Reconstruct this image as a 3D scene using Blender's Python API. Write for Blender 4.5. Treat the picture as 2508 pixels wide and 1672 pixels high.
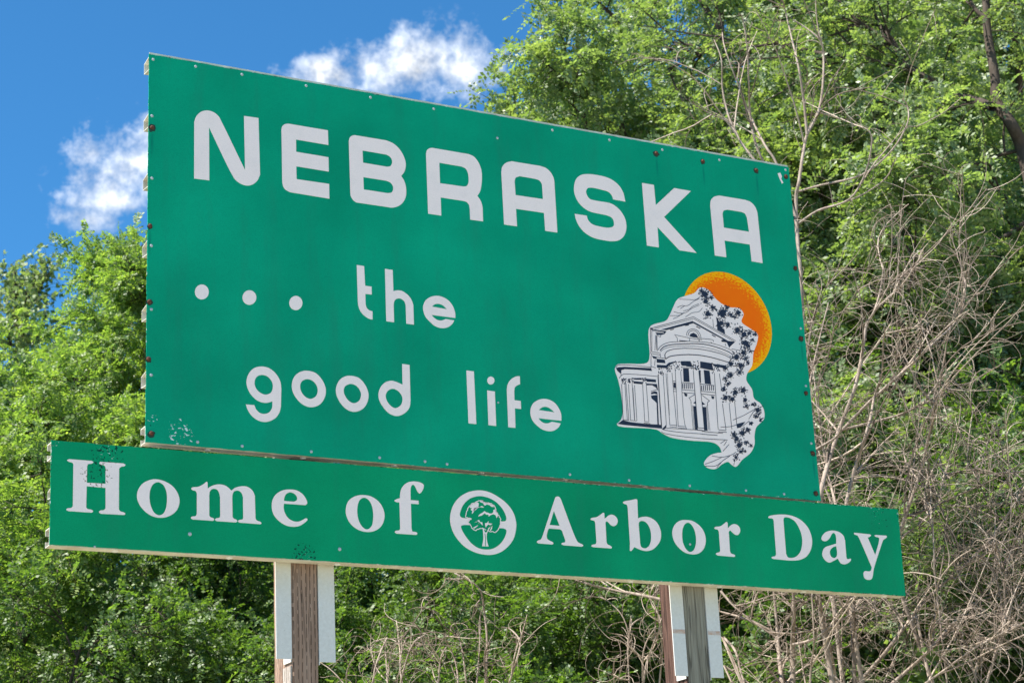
import bpy, math, random
import numpy as np
from mathutils import Vector, Matrix
from mathutils.geometry import tessellate_polygon

for _o in list(bpy.data.objects):
    bpy.data.objects.remove(_o)
SC = bpy.context.scene
COL = SC.collection

# ------------------------------------------------------------------ camera
# solved from the corners of the two sign panels (photo 2508 x 1672 px)
F_PX = 4962.9
RAW = np.array([[0.8807669, -0.4712505, -0.0466121], [0.1049161, 0.2901733, -0.9512056], [0.4617817, 0.8329, 0.3050168]])
CAM = np.array([-2.73769, -8.29894, 1.65])
RIGHT, DOWN, FWD = RAW
cd = bpy.data.cameras.new('camera')
cam = bpy.data.objects.new('camera', cd)
COL.objects.link(cam)
_m = np.eye(4)
_m[:3, 0] = RIGHT; _m[:3, 1] = -DOWN; _m[:3, 2] = -FWD; _m[:3, 3] = CAM
cam.matrix_world = Matrix(_m.tolist())
cd.sensor_fit = 'HORIZONTAL'; cd.sensor_width = 36.0
cd.lens = F_PX / 2508.0 * 36.0
cd.clip_start = 0.1; cd.clip_end = 3000
cd.dof.use_dof = True; cd.dof.focus_distance = 9.6; cd.dof.aperture_fstop = 6.3
SC.camera = cam

def ray(px, py):
    return RIGHT * ((px - 1254.0) / F_PX) + DOWN * ((py - 836.0) / F_PX) + FWD
def on_plane(px, py, Y=0.0):
    d = ray(px, py)
    return CAM + d * ((Y - CAM[1]) / d[1])
def at_range(px, py, r):
    d = ray(px, py)
    return CAM + d * (r / math.hypot(d[0], d[1]))

# ------------------------------------------------------------------ light
SUN_DIR = Vector((-0.57, 0.04, 0.82)).normalized()     # towards the sun
EXPOSURE = 1.42
SKY_STRENGTH = 0.10
SUN_STRENGTH = 4.6
W = bpy.data.worlds.new('World'); SC.world = W; W.use_nodes = True
wt = W.node_tree; wt.nodes.clear()
def N(t, kind, **kw):
    n = t.nodes.new(kind)
    for k, v in kw.items():
        setattr(n, k, v)
    return n
def mth(t, op, a, b=None, clamp=False):
    n = t.nodes.new('ShaderNodeMath'); n.operation = op; n.use_clamp = clamp
    for i, v in enumerate((a, b)):
        if v is None: continue
        if isinstance(v, (int, float)): n.inputs[i].default_value = v
        else: t.links.new(v, n.inputs[i])
    return n.outputs[0]
def vmth(t, op, a, b=None):
    n = t.nodes.new('ShaderNodeVectorMath'); n.operation = op
    for i, v in enumerate((a, b)):
        if v is None: continue
        if isinstance(v, (tuple, list)): n.inputs[i].default_value = v
        else: t.links.new(v, n.inputs[i])
    return n.outputs['Value'] if op in ('DOT_PRODUCT', 'LENGTH', 'DISTANCE') else n.outputs[0]
def ramp(t, fac, stops, interp='LINEAR'):
    n = t.nodes.new('ShaderNodeValToRGB'); n.color_ramp.interpolation = interp
    e = n.color_ramp.elements
    while len(e) < len(stops): e.new(0.5)
    for i, (p, c) in enumerate(stops):
        e[i].position = p; e[i].color = (*c, 1) if len(c) == 3 else c
    t.links.new(fac, n.inputs[0])
    return n.outputs[0]
def mixc(t, fac, a, b, mode='MIX'):
    n = t.nodes.new('ShaderNodeMix'); n.data_type = 'RGBA'; n.blend_type = mode
    for i, v in ((0, fac), (6, a), (7, b)):
        if isinstance(v, (int, float)): n.inputs[i].default_value = v
        elif isinstance(v, (tuple, list)): n.inputs[i].default_value = (*v[:3], 1)
        else: t.links.new(v, n.inputs[i])
    return n.outputs[2]
def noise(t, vec, scale, detail=4, rough=0.55, dist=0.0):
    n = t.nodes.new('ShaderNodeTexNoise')
    n.inputs['Scale'].default_value = scale; n.inputs['Detail'].default_value = detail
    n.inputs['Roughness'].default_value = rough; n.inputs['Distortion'].default_value = dist
    if vec is not None: t.links.new(vec, n.inputs['Vector'])
    return n.outputs['Fac']

sky = N(wt, 'ShaderNodeTexSky', sky_type='NISHITA')
sky.sun_disc = False
sky.sun_elevation = math.asin(SUN_DIR.z)
sky.sun_rotation = math.atan2(SUN_DIR.x, SUN_DIR.y)
sky.altitude = 2000; sky.air_density = 1.0; sky.dust_density = 0.1; sky.ozone_density = 4.0
# a few fair-weather cumulus puffs: two stand where the photograph shows them,
# the rest continue the same scattered sky all round
wtc = N(wt, 'ShaderNodeTexCoord').outputs['Generated']
wdir = vmth(wt, 'NORMALIZE', wtc)
edge = noise(wt, wdir, 30.0, 9, 0.66)
wisp = noise(wt, wdir, 95.0, 6, 0.65)
warp = mth(wt, 'ADD', mth(wt, 'MULTIPLY', mth(wt, 'SUBTRACT', edge, 0.5), 3.0), mth(wt, 'MULTIPLY', mth(wt, 'SUBTRACT', wisp, 0.5), 1.3))
def dirv(az, el):
    a, e = math.radians(az), math.radians(el)
    return np.array((math.cos(e) * math.cos(a), math.cos(e) * math.sin(a), math.sin(e)))
CLOUDS = []
for px, py, sx, sy in ((830, 190, .030, .014), (915, 175, .034, .017), (1030, 155, .034, .020), (1120, 170, .016, .012), (790, 165, .018, .008), (330, 405, .030, .026), (255, 480, .024, .020), (230, 540, .022, .012)):
    d = ray(px, py); CLOUDS.append((d / np.linalg.norm(d), sx, sy))
_cr = random.Random(5)
for k in range(5):
    CLOUDS.append((dirv(135 + 52 * k + _cr.uniform(-8, 8), _cr.uniform(18, 45)), _cr.uniform(.04, .07), _cr.uniform(.02, .03)))
dens = None
for d, sx, sy in CLOUDS:
    u = np.cross(d, (0, 0, 1)); u /= np.linalg.norm(u); v = np.cross(u, d)
    du = mth(wt, 'DIVIDE', vmth(wt, 'DOT_PRODUCT', wdir, tuple(u)), sx)
    dv = mth(wt, 'DIVIDE', vmth(wt, 'DOT_PRODUCT', wdir, tuple(v)), sy)
    rr = mth(wt, 'SQRT', mth(wt, 'ADD', mth(wt, 'MULTIPLY', du, du), mth(wt, 'MULTIPLY', dv, dv)))
    front = mth(wt, 'GREATER_THAN', vmth(wt, 'DOT_PRODUCT', wdir, tuple(d)), 0.0)
    m = mth(wt, 'SUBTRACT', mth(wt, 'SUBTRACT', 1.0, rr), mth(wt, 'MULTIPLY', mth(wt, 'SUBTRACT', 1.0, front), 9.0))
    m = mth(wt, 'MAXIMUM', m, -3.0)
    dens = m if dens is None else mth(wt, 'MAXIMUM', dens, m)
# behind-the-back directions are rejected by a strongly negative field
near_c = mth(wt, 'MULTIPLY', mth(wt, 'ADD', dens, 0.62), 2.2, clamp=True)
dens = mth(wt, 'MULTIPLY', mth(wt, 'MULTIPLY', mth(wt, 'ADD', mth(wt, 'ADD', dens, 0.02), warp), 1.0, clamp=True), near_c)
dens = mth(wt, 'POWER', dens, 1.15)
dens = mth(wt, 'MULTIPLY', dens, 0.94)
bil = noise(wt, vmth(wt, 'ADD', wdir, (-.004, .0, .006)), 30.0, 9, 0.66)
shade = mth(wt, 'ADD', 0.93, mth(wt, 'MULTIPLY', mth(wt, 'SUBTRACT', edge, bil), 2.2))
cloudcol = mixc(wt, 1.0, (4.5, 4.7, 5.0), shade, 'MULTIPLY')
skyc = mixc(wt, 1.0, sky.outputs[0], (0.27, 0.655, 0.80), 'MULTIPLY')
wcol = mixc(wt, dens, skyc, cloudcol)
bg = N(wt, 'ShaderNodeBackground'); bg.inputs[1].default_value = SKY_STRENGTH
wt.links.new(wcol, bg.inputs[0])
wo = N(wt, 'ShaderNodeOutputWorld'); wt.links.new(bg.outputs[0], wo.inputs[0])

sl = bpy.data.lights.new('sun', 'SUN'); sl.energy = SUN_STRENGTH; sl.angle = math.radians(0.53); sl.color = (1.0, 0.955, 0.88)
so = bpy.data.objects.new('sun', sl); COL.objects.link(so)
so.rotation_euler = SUN_DIR.to_track_quat('Z', 'Y').to_euler(); so.location = (-20, 10, 40)
SC.view_settings.view_transform = 'Standard'; SC.view_settings.look = 'None'
SC.view_settings.gamma = 1; SC.view_settings.use_curve_mapping = False
SC.view_settings.exposure = EXPOSURE
SC.cycles.max_bounces = 8; SC.cycles.diffuse_bounces = 4; SC.cycles.transmission_bounces = 6; SC.cycles.transparent_max_bounces = 4

# ------------------------------------------------------------------ helpers
def obj(name, mesh, mat=None, parent=None, label=None, category=None, group=None, kind=None):
    o = bpy.data.objects.new(name, mesh); COL.objects.link(o)
    if mat is not None and mesh is not None and not mesh.materials: mesh.materials.append(mat)
    if parent is not None: o.parent = parent
    tag(o, label, category, group, kind)
    return o
def tag(o, label=None, category=None, group=None, kind=None):
    for k, v in (('label', label), ('category', category), ('group', group), ('kind', kind)):
        if v: o[k] = v
def mesh_from(name, V, Fc, smooth=False):
    me = bpy.data.meshes.new(name); me.from_pydata([tuple(map(float, v)) for v in V], [], Fc); me.update()
    if smooth: me.polygons.foreach_set('use_smooth', np.ones(len(me.polygons), dtype=bool))
    return me
def mesh_np(name, V, Q, k, smooth=False):
    """fast mesh: V (n,3), Q (m,k) faces of k corners"""
    me = bpy.data.meshes.new(name)
    V = np.ascontiguousarray(V, dtype=np.float32); Q = np.ascontiguousarray(Q, dtype=np.int32)
    me.vertices.add(len(V)); me.vertices.foreach_set('co', V.ravel())
    me.loops.add(Q.size); me.loops.foreach_set('vertex_index', Q.ravel())
    me.polygons.add(len(Q)); me.polygons.foreach_set('loop_start', np.arange(0, Q.size, k, dtype=np.int32))
    me.polygons.foreach_set('loop_total', np.full(len(Q), k, dtype=np.int32))
    if smooth: me.polygons.foreach_set('use_smooth', np.ones(len(Q), dtype=bool))
    me.update(calc_edges=True)
    return me
def box_vf(x0, x1, y0, y1, z0, z1):
    V = [(x, y, z) for x in (x0, x1) for y in (y0, y1) for z in (z0, z1)]
    return V, [(0, 1, 3, 2), (4, 6, 7, 5), (0, 4, 5, 1), (2, 3, 7, 6), (0, 2, 6, 4), (1, 5, 7, 3)]
def empty(name, loc=(0, 0, 0), **kw):
    o = bpy.data.objects.new(name, None); COL.objects.link(o); o.location = loc; o.empty_display_size = .1
    tag(o, **kw); return o
class Tubes:
    def __init__(s): s.V = []; s.F = []; s.n = 0
    def add(s, P, R, k=6, cap=True):
        P = np.asarray(P, float); n = len(P); R = np.broadcast_to(np.asarray(R, float), (n,))
        T = np.gradient(P, axis=0); T /= np.linalg.norm(T, axis=1)[:, None] + 1e-9
        ref = np.array((0.31, 0.95, 0.05)) if abs(T[0][1]) < .8 else np.array((0.95, 0.1, 0.3))
        A = np.cross(T, ref); A /= np.linalg.norm(A, axis=1)[:, None] + 1e-9
        B = np.cross(T, A)
        th = np.arange(k) * 2 * math.pi / k
        ring = A[:, None, :] * np.cos(th)[None, :, None] + B[:, None, :] * np.sin(th)[None, :, None]
        s.V.append((P[:, None, :] + ring * R[:, None, None]).reshape(-1, 3))
        i = np.arange(n - 1)[:, None] * k; j = np.arange(k)[None, :]; j2 = (j + 1) % k
        q = np.stack([i + j, i + j2, i + k + j2, i + k + j], -1).reshape(-1, 4) + s.n
        s.F.append(q); s.n += n * k
    def mesh(s, name): return mesh_np(name, np.concatenate(s.V), np.concatenate(s.F), 4, True)

def spline(pts, closed=True, step=0.22, sub=7):
    """pts: list of (x, y, sharp). centripetal Catmull-Rom between sharp corners, straight between neighbouring corners"""
    n = len(pts); out = []
    P = [np.array(p[:2], float) for p in pts]; S = [p[2] for p in pts]
    rng = n if closed else n - 1
    for i in range(rng):
        a, b = i, (i + 1) % n
        out.append(P[a])
        if S[a] and S[b]: continue
        p1, p2 = P[a], P[b]
        if (not closed and a == 0) or S[a]: p0 = 2 * p1 - p2
        else: p0 = P[a - 1]
        if (not closed and b == n - 1) or S[b]: p3 = 2 * p2 - p1
        else: p3 = P[(b + 1) % n]
        t0 = 0; t1 = t0 + math.sqrt(np.linalg.norm(p1 - p0)) + 1e-6; t2 = t1 + math.sqrt(np.linalg.norm(p2 - p1)) + 1e-6; t3 = t2 + math.sqrt(np.linalg.norm(p3 - p2)) + 1e-6
        for q in range(1, sub):
            t = t1 + (t2 - t1) * q / sub
            A1 = (t1 - t) / (t1 - t0) * p0 + (t - t0) / (t1 - t0) * p1
            A2 = (t2 - t) / (t2 - t1) * p1 + (t - t1) / (t2 - t1) * p2
            A3 = (t3 - t) / (t3 - t2) * p2 + (t - t2) / (t3 - t2) * p3
            B1 = (t2 - t) / (t2 - t0) * A1 + (t - t0) / (t2 - t0) * A2
            B2 = (t3 - t) / (t3 - t1) * A2 + (t - t1) / (t3 - t1) * A3
            out.append((t2 - t) / (t2 - t1) * B1 + (t - t1) / (t2 - t1) * B2)
    if not closed: out.append(P[-1])
    return out
def parse(s):
    r = []
    for w in s.split():
        sh = w.endswith('*'); x, y = w.rstrip('*').split(','); r.append((float(x), float(y), sh))
    return r
class Frame:
    """a traced window of the photograph: traced units -> point of the sign plane"""
    def __init__(s, x0, y0, k): s.x0, s.y0, s.k = x0, y0, k
    def __call__(s, p): return on_plane(s.x0 + p[0] * s.k, s.y0 + p[1] * s.k, 0.0)[[0, 2]]
def film(contours, h, base=0.0):
    """thin applied sheet on the sign face: contours in (X, Z), front face h in front of the face"""
    vs = []; Fc = []; V = []
    loops = [[Vector((p[0], p[1], 0)) for p in c] for c in contours]
    tris = tessellate_polygon(loops)
    flat = [p for c in contours for p in c]; n = len(flat)
    V = [(p[0], -h, p[1]) for p in flat] + [(p[0], -base + 0.0002, p[1]) for p in flat]
    for a, b, c in tris:
        A, B, C = flat[a], flat[b], flat[c]
        cr = (B[0] - A[0]) * (C[1] - A[1]) - (B[1] - A[1]) * (C[0] - A[0])
        Fc.append((a, b, c) if cr > 0 else (a, c, b))
    k = 0
    for c in contours:
        m = len(c)
        for i in range(m):
            a, b = k + i, k + (i + 1) % m; Fc.append((a, b, b + n, a + n))
        k += m
    return V, Fc
def traced(frame, strs, sub=7): return [[frame(p) for p in spline(parse(s), True, sub=sub)] for s in strs]
class Bag:
    def __init__(s): s.V = []; s.F = []
    def add(s, vf):
        n = len(s.V); s.V += vf[0]; s.F += [tuple(i + n for i in f) for f in vf[1]]
    def mesh(s, name): return mesh_from(name, s.V, s.F)
def stroke(P, w):
    """ribbon outline in (X, Z)"""
    P = np.array(P); T = np.gradient(P, axis=0); T /= np.linalg.norm(T, axis=1)[:, None] + 1e-12
    Nn = np.c_[-T[:, 1], T[:, 0]]
    ww = np.full(len(P), w / 2.0); 
    return np.concatenate([P + Nn * ww[:, None], (P - Nn * ww[:, None])[::-1]])
def ribbon(P, w, h):
    """ribbon built from quads (no tessellation)"""
    P = np.array(P); T = np.gradient(P, axis=0); T /= np.linalg.norm(T, axis=1)[:, None] + 1e-12
    Nn = np.c_[-T[:, 1], T[:, 0]]; n = len(P)
    L = P + Nn * w / 2; R = P - Nn * w / 2
    V = [(p[0], -h, p[1]) for p in L] + [(p[0], -h, p[1]) for p in R]
    return V, [(i + n, i + 1 + n, i + 1, i) for i in range(n - 1)]

# ------------------------------------------------------------------ materials
def new_mat(name):
    m = bpy.data.materials.new(name); m.use_nodes = True; t = m.node_tree
    b = t.nodes['Principled BSDF']; return m, t, b
def objco(t): return N(t, 'ShaderNodeTexCoord').outputs['Object']
def bump(t, b, h, s, d=0.01):
    n = N(t, 'ShaderNodeBump'); n.inputs['Strength'].default_value = s; n.inputs['Distance'].default_value = d
    t.links.new(h, n.inputs['Height']); t.links.new(n.outputs[0], b.inputs['Normal'])
def near(t, co, c, r):
    """1 at point c falling to 0 at radius r"""
    n = N(t, 'ShaderNodeMapRange'); n.clamp = True
    t.links.new(vmth(t, 'DISTANCE', co, c), n.inputs[0])
    n.inputs[1].default_value = 0; n.inputs[2].default_value = r; n.inputs[3].default_value = 1; n.inputs[4].default_value = 0
    return n.outputs[0]
def vor(t, co, scale, out='Distance', feature='F1'):
    n = N(t, 'ShaderNodeTexVoronoi'); n.inputs['Scale'].default_value = scale; n.feature = feature
    t.links.new(co, n.inputs['Vector']); return n.outputs[out]

def sheeting(name, col, wear=(), pits=(), edges=(), runs=()):
    m, t, b = new_mat(name); co = objco(t)
    big = noise(t, co, 1.7, 3, .5); cells = vor(t, co, 230); fine = noise(t, co, 60, 3, .6)
    c = mixc(t, 1.0, col, ramp(t, big, [(.3, (.74, .82, .80)), (.7, (1.14, 1.10, 1.09))]), 'MULTIPLY')
    c = mixc(t, 1.0, c, ramp(t, cells, [(.05, (1.08,) * 3), (.75, (.9,) * 3)]), 'MULTIPLY')
    grime = noise(t, vmth(t, 'MULTIPLY', co, (9, 9, 1.2)), 1.0, 5, .65)
    c = mixc(t, mth(t, 'MULTIPLY', ramp(t, grime, [(.5, (0,) * 3), (.8, (1,) * 3)]), .34), c, (.02, .17, .115))
    for (p, r, s, w) in wear:          # flaked sheeting showing the pale backing
        k = mth(t, 'MULTIPLY', near(t, co, p, r), 1.5, clamp=True)
        n2 = noise(t, vmth(t, 'MULTIPLY', co, (1.0, 1.0, 1.6)), s, 3, .55, .4)
        c = mixc(t, mth(t, 'GREATER_THAN', mth(t, 'MULTIPLY', n2, k), w), c, (.55, .66, .66))
    for (p, r, s, w) in pits:          # dark pock marks
        k = mth(t, 'MULTIPLY', near(t, co, p, r), 1.6, clamp=True)
        n2 = noise(t, co, s, 2, .5)
        c = mixc(t, mth(t, 'GREATER_THAN', mth(t, 'MULTIPLY', n2, k), w), c, (.004, .05, .035))
    sx = N(t, 'ShaderNodeSeparateXYZ'); t.links.new(co, sx.inputs[0])
    for (ax, v, wd) in edges:          # bruised, chipped sheet edges
        dd_ = mth(t, 'ABSOLUTE', mth(t, 'SUBTRACT', sx.outputs[ax], v))
        k = mth(t, 'SUBTRACT', 1.0, mth(t, 'DIVIDE', dd_, wd), clamp=True)
        n3 = noise(t, co, 34, 4, .7)
        c = mixc(t, mth(t, 'GREATER_THAN', mth(t, 'MULTIPLY', n3, k), .57), c, (.5, .6, .58))
        c = mixc(t, mth(t, 'GREATER_THAN', mth(t, 'MULTIPLY', noise(t, co, 55, 3, .7), k), .54), c, (.006, .05, .04))
    for p in runs:                     # dark runs below the bolts
        q = vmth(t, 'MULTIPLY', vmth(t, 'SUBTRACT', co, (p[0], 0, p[2] - .075)), (8.5, 1, 1))
        k = mth(t, 'SUBTRACT', 1.0, mth(t, 'DIVIDE', vmth(t, 'LENGTH', q), .085), clamp=True)
        c = mixc(t, mth(t, 'MULTIPLY', k, .55), c, (.002, .12, .10))
    t.links.new(c, b.inputs['Base Color'])
    b.inputs['Roughness'].default_value = .42; b.inputs['Specular IOR Level'].default_value = .07
    hgt = mth(t, 'ADD', mth(t, 'MULTIPLY', noise(t, co, 2.6, 2, .5), 6.0), mth(t, 'MULTIPLY', cells, .12))
    bump(t, b, hgt, .25, .006)
    return m
_bl = on_plane(440, 1060); _h1 = on_plane(262, 1105); _h2 = on_plane(235, 1160); _bt = on_plane(745, 1362); _tr = on_plane(2150, 1260)
_lc = on_plane(135, 1085)
M_UP = sheeting('green_sheeting', (.002, .325, .185), wear=[(tuple(_bl), .16, 46, .60), (tuple(on_plane(372, 1020)), .07, 50, .60)],
                pits=[(tuple(on_plane(372, 1035)), .08, 60, .62)],
                edges=[(2, 5.895, .020), (2, 4.016, .016), (0, .0, .016), (0, 3.66, .012)], runs=[tuple(on_plane(*p)) for p in ((1721, 395.5), (1851.8, 417.4), (1607, 375.7), (372.4, 313), (367, 553.7), (1961.6, 828), (1990, 1109))])
M_LO = sheeting('green_sheeting_lower', (.002, .305, .135), wear=[(tuple(_h1), .12, 90, .66), (tuple(_tr), .14, 85, .68), (tuple(_lc), .05, 70, .62), (tuple(_bt), .09, 110, .66)],
                pits=[(tuple(_h1), .17, 72, .585), (tuple(_h2), .15, 78, .60), (tuple(_bt), .14, 90, .57), (tuple(_tr), .2, 70, .66)], edges=[(2, 3.998, .024), (2, 3.536, .014), (0, -.417, .018), (0, 4.16, .02)])
def white_film(name, pits=()):
    m, t, b = new_mat(name); co = objco(t)
    c = mixc(t, 1.0, (.90, .77, .735), ramp(t, vor(t, co, 230), [(.05, (1.04,) * 3), (.75, (.95,) * 3)]), 'MULTIPLY')
    c = mixc(t, mth(t, 'MULTIPLY', ramp(t, noise(t, co, 9, 5, .65), [(.5, (0,) * 3), (.8, (1,) * 3)]), .18), c, (.45, .45, .44))
    for (p, r, s, w) in pits:
        k = mth(t, 'MULTIPLY', near(t, co, p, r), 1.6, clamp=True)
        c = mixc(t, mth(t, 'GREATER_THAN', mth(t, 'MULTIPLY', noise(t, co, s, 2, .5), k), w), c, (.28, .25, .18))
    t.links.new(c, b.inputs['Base Color']); b.inputs['Roughness'].default_value = .45; b.inputs['Specular IOR Level'].default_value = .3
    bump(t, b, noise(t, co, 2.6, 2, .5), .2, .02)
    return m
M_WHITE = white_film('white_sheeting', [(tuple(_h2), .16, 80, .60), (tuple(_h1), .16, 80, .62)])
def flat(name, col, rough=.5, spec=.3, metal=0, nz=None):
    m, t, b = new_mat(name); b.inputs['Base Color'].default_value = (*col, 1)
    b.inputs['Roughness'].default_value = rough; b.inputs['Specular IOR Level'].default_value = spec; b.inputs['Metallic'].default_value = metal
    if nz:
        co = objco(t); n = noise(t, co, nz[0], 5, .65)
        t.links.new(mixc(t, ramp(t, n, [(.35, (0,) * 3), (.7, (1,) * 3)]), nz[1], nz[2]), b.inputs['Base Color'])
        bump(t, b, n, .25, .002)
    return m
M_NAVY = flat('navy_print', (.012, .018, .040), .5, nz=(30, (.010, .014, .034), (.020, .028, .052)))
M_RIVET = flat('grey_rivet', (.4, .42, .45), .5, .4, 0, nz=(200, (.30, .36, .38), (.5, .52, .55)))
M_RUST = flat('rusty_steel', (.07, .03, .02), .85, nz=(90, (.035, .016, .012), (.16, .06, .03)))
M_STAIN = flat('rust_stain', (.01, .05, .04), .7, nz=(120, (.004, .06, .045), (.03, .03, .02)))
M_PAINT = flat('weathered_white_paint', (.62, .61, .57), .5, nz=(70, (.60, .585, .55), (.67, .66, .63)))
_t = M_PAINT.node_tree; _b = _t.nodes['Principled BSDF']; _co = objco(_t); _sz = N(_t, 'ShaderNodeSeparateXYZ'); _t.links.new(_co, _sz.inputs[0])
_sp = mth(_t, 'GREATER_THAN', noise(_t, _co, 160, 3, .7), .68); _up = N(_t, 'ShaderNodeMapRange'); _t.links.new(mth(_t, 'ADD', _sz.outputs[2], mth(_t, 'MULTIPLY', noise(_t, _co, 30, 4, .7), .12)), _up.inputs[0])
_up.inputs[1].default_value = 3.42; _up.inputs[2].default_value = 3.60; _up.inputs[3].default_value = 0; _up.inputs[4].default_value = .45
_c0 = _b.inputs['Base Color'].links[0].from_socket
_c1 = mixc(_t, _up.outputs[0], _c0, (.50, .44, .27)); _t.links.new(mixc(_t, mth(_t, 'MULTIPLY', _sp, .6), _c1, (.22, .20, .15)), _b.inputs['Base Color'])
M_ALU = flat('cream_channel', (.6, .57, .5), .45, nz=(10, (.50, .45, .37), (.68, .66, .58)))
def wood(name, a, b_, c_, groove, slots=False):
    m, t, b = new_mat(name); co = objco(t)
    st = noise(t, vmth(t, 'MULTIPLY', co, (1, 1, .03)), groove, 6, .7)
    big = noise(t, vmth(t, 'MULTIPLY', co, (1, 1, .15)), 9, 4, .6)
    c = ramp(t, st, [(.28, c_), (.5, a), (.72, b_)])
    c = mixc(t, mth(t, 'MULTIPLY', big, .6), c, tuple(x * .62 for x in a))
    hgt = st
    ck = noise(t, vmth(t, 'MULTIPLY', co, (1, 1, .035)), 26, 3, .5)
    ckm = ramp(t, ck, [(.475, (0,) * 3), (.495, (1,) * 3), (.515, (0,) * 3)])
    c = mixc(t, mth(t, 'MULTIPLY', ckm, .6 if slots else .85), c, tuple(x * .5 for x in c_)); hgt = mth(t, 'SUBTRACT', st, ckm)
    st = hgt
    if slots:       # rows of incision cuts of pressure-treated timber
        br = N(t, 'ShaderNodeTexBrick'); br.offset = .5; br.inputs['Scale'].default_value = 1
        sw = N(t, 'ShaderNodeSeparateXYZ'); t.links.new(co, sw.inputs[0])
        cb = N(t, 'ShaderNodeCombineXYZ'); t.links.new(sw.outputs[2], cb.inputs[0])
        t.links.new(mth(t, 'ADD', mth(t, 'ADD', sw.outputs[0], sw.outputs[1]), mth(t, 'MULTIPLY', big, .004)), cb.inputs[1])
        t.links.new(cb.outputs[0], br.inputs['Vector'])
        br.inputs['Brick Width'].default_value = .062; br.inputs['Row Height'].default_value = .0205
        br.inputs['Mortar Size'].default_value = .0092; br.inputs['Mortar Smooth'].default_value = .1
        slot = mth(t, 'SUBTRACT', 1.0, br.outputs['Fac'])
        c = mixc(t, mth(t, 'MULTIPLY', slot, .75), c, (.035, .022, .016))
        hgt = mth(t, 'SUBTRACT', st, slot)
    t.links.new(c, b.inputs['Base Color']); b.inputs['Roughness'].default_value = .85; b.inputs['Specular IOR Level'].default_value = .15
    bump(t, b, hgt, .7, .006)
    return m
M_POST_A = wood('brown_treated_timber', (.34, .225, .165), (.47, .34, .265), (.18, .115, .08), 70, True)
M_POST_B = wood('grey_weathered_timber', (.25, .23, .18), (.38, .36, .30), (.10, .085, .07), 85)
M_PALE = wood('pale_timber', (.42, .36, .31), (.55, .50, .45), (.2, .15, .12), 70, True)
# sun of the emblem: orange heart, ragged golden rim
SUNPTS = [on_plane(1480 + x * .34431, 640 + y * .34431)[[0, 2]] for x, y in ((570, 245), (640, 150), (820, 68), (980, 120), (1100, 250), (1190, 480), (1150, 660), (1020, 803))]
_A = np.array([(2 * p[0], 2 * p[1], 1) for p in SUNPTS]); _b = np.array([p @ p for p in SUNPTS])
_s = np.linalg.lstsq(_A, _b, rcond=None)[0]; SUNC = _s[:2]; SUNR = math.sqrt(_s[2] + SUNC @ SUNC)
m, t, b = new_mat('orange_gold_print'); co = objco(t)
dd = mth(t, 'DIVIDE', vmth(t, 'DISTANCE', vmth(t, 'MULTIPLY', co, (1, 0, 1)), (SUNC[0], 0, SUNC[1])), SUNR)
nn = noise(t, vmth(t, 'MULTIPLY', co, (1, 1, 1.5)), 70, 4, .7)
e = mth(t, 'ADD', dd, mth(t, 'MULTIPLY', mth(t, 'SUBTRACT', nn, .5), 1.15))
t.links.new(mixc(t, ramp(t, e, [(.875, (0,) * 3), (.91, (1,) * 3)]), mixc(t, noise(t, co, 8, 3), (.95, .135, .001), (.95, .19, .001)), (.98, .44, .001)), b.inputs['Base Color'])
b.inputs['Roughness'].default_value = .6; b.inputs['Specular IOR Level'].default_value = .08
M_SUN = m

# ------------------------------------------------------------------ the sign
GROUND_AT_SIGN = 0.9
SIGN = empty('welcome_sign', (0, 0, 0), label='large green state welcome sign of two panels on two wooden posts', category='sign')
UP = [on_plane(*p)[[0, 2]] for p in ((356, 1082), (2010.7, 1226.5), (1932, 409.8), (364.8, 132.2))]
LO = [on_plane(*p)[[0, 2]] for p in ((121, 1332.8), (2218, 1458.7), (2199.5, 1246), (125.5, 1076.8))]
def panel(name, corners, mat, label, seed, th=.004):
    """aluminium sheet with slightly bruised edges"""
    rg = random.Random(seed); c = []
    for i in range(4):
        a, b_ = np.array(corners[i]), np.array(corners[(i + 1) % 4]); n = int(np.linalg.norm(b_ - a) / .035)
        nrm = np.array((b_ - a)[::-1]) * (1, -1); nrm = nrm / np.linalg.norm(nrm)
        for k in range(n):
            c.append(a + (b_ - a) * k / n + nrm * (0 if k == 0 else rg.uniform(-.0016, .0004)))
    V, Fc = film([c], 0.0, 0.0); n = len(c)
    V = [(v[0], 0.0 if i < n else th, v[2]) for i, v in enumerate(V)]
    Fc.append(tuple(range(2 * n - 1, n - 1, -1)))
    return obj(name, mesh_from(name, V, Fc), mat, SIGN, label=label)
P_UP = panel('upper_panel', UP, M_UP, 'tall green panel with the state name', 1)
P_LO = panel('lower_panel', LO, M_LO, 'long narrow green panel with the tree-planting motto', 2)

Z = 2352.0
FR = dict(Ho=Frame(150, 1110, 300 / Z), me=Frame(460, 1130, 300 / Z), of=Frame(820, 1150, 240 / 1882.), Ar=Frame(1300, 1200, 240 / Z),
          bor=Frame(1510, 1210, 320 / Z), Day=Frame(1860, 1240, 340 / Z), NE=Frame(460, 250, 360 / Z), BR=Frame(840, 320, 360 / Z),
          AS=Frame(1210, 380, 360 / Z), KA=Frame(1560, 430, 340 / 2318.), the=Frame(860, 640, 270 / Z), good=Frame(590, 880, 440 / Z),
          life=Frame(1130, 890, 270 / Z), dots=Frame(420, 620, 1000 / Z), G=Frame(1480, 640, 460 / 1336.), T1=Frame(1500, 690, 220 / 1500.),
          T2=Frame(1680, 650, 220 / 1500.), T3=Frame(1500, 870, 220 / 1500.), T4=Frame(1680, 860, 220 / 1150.), EM=Frame(1080, 1180, 210 / 1646.))
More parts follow.
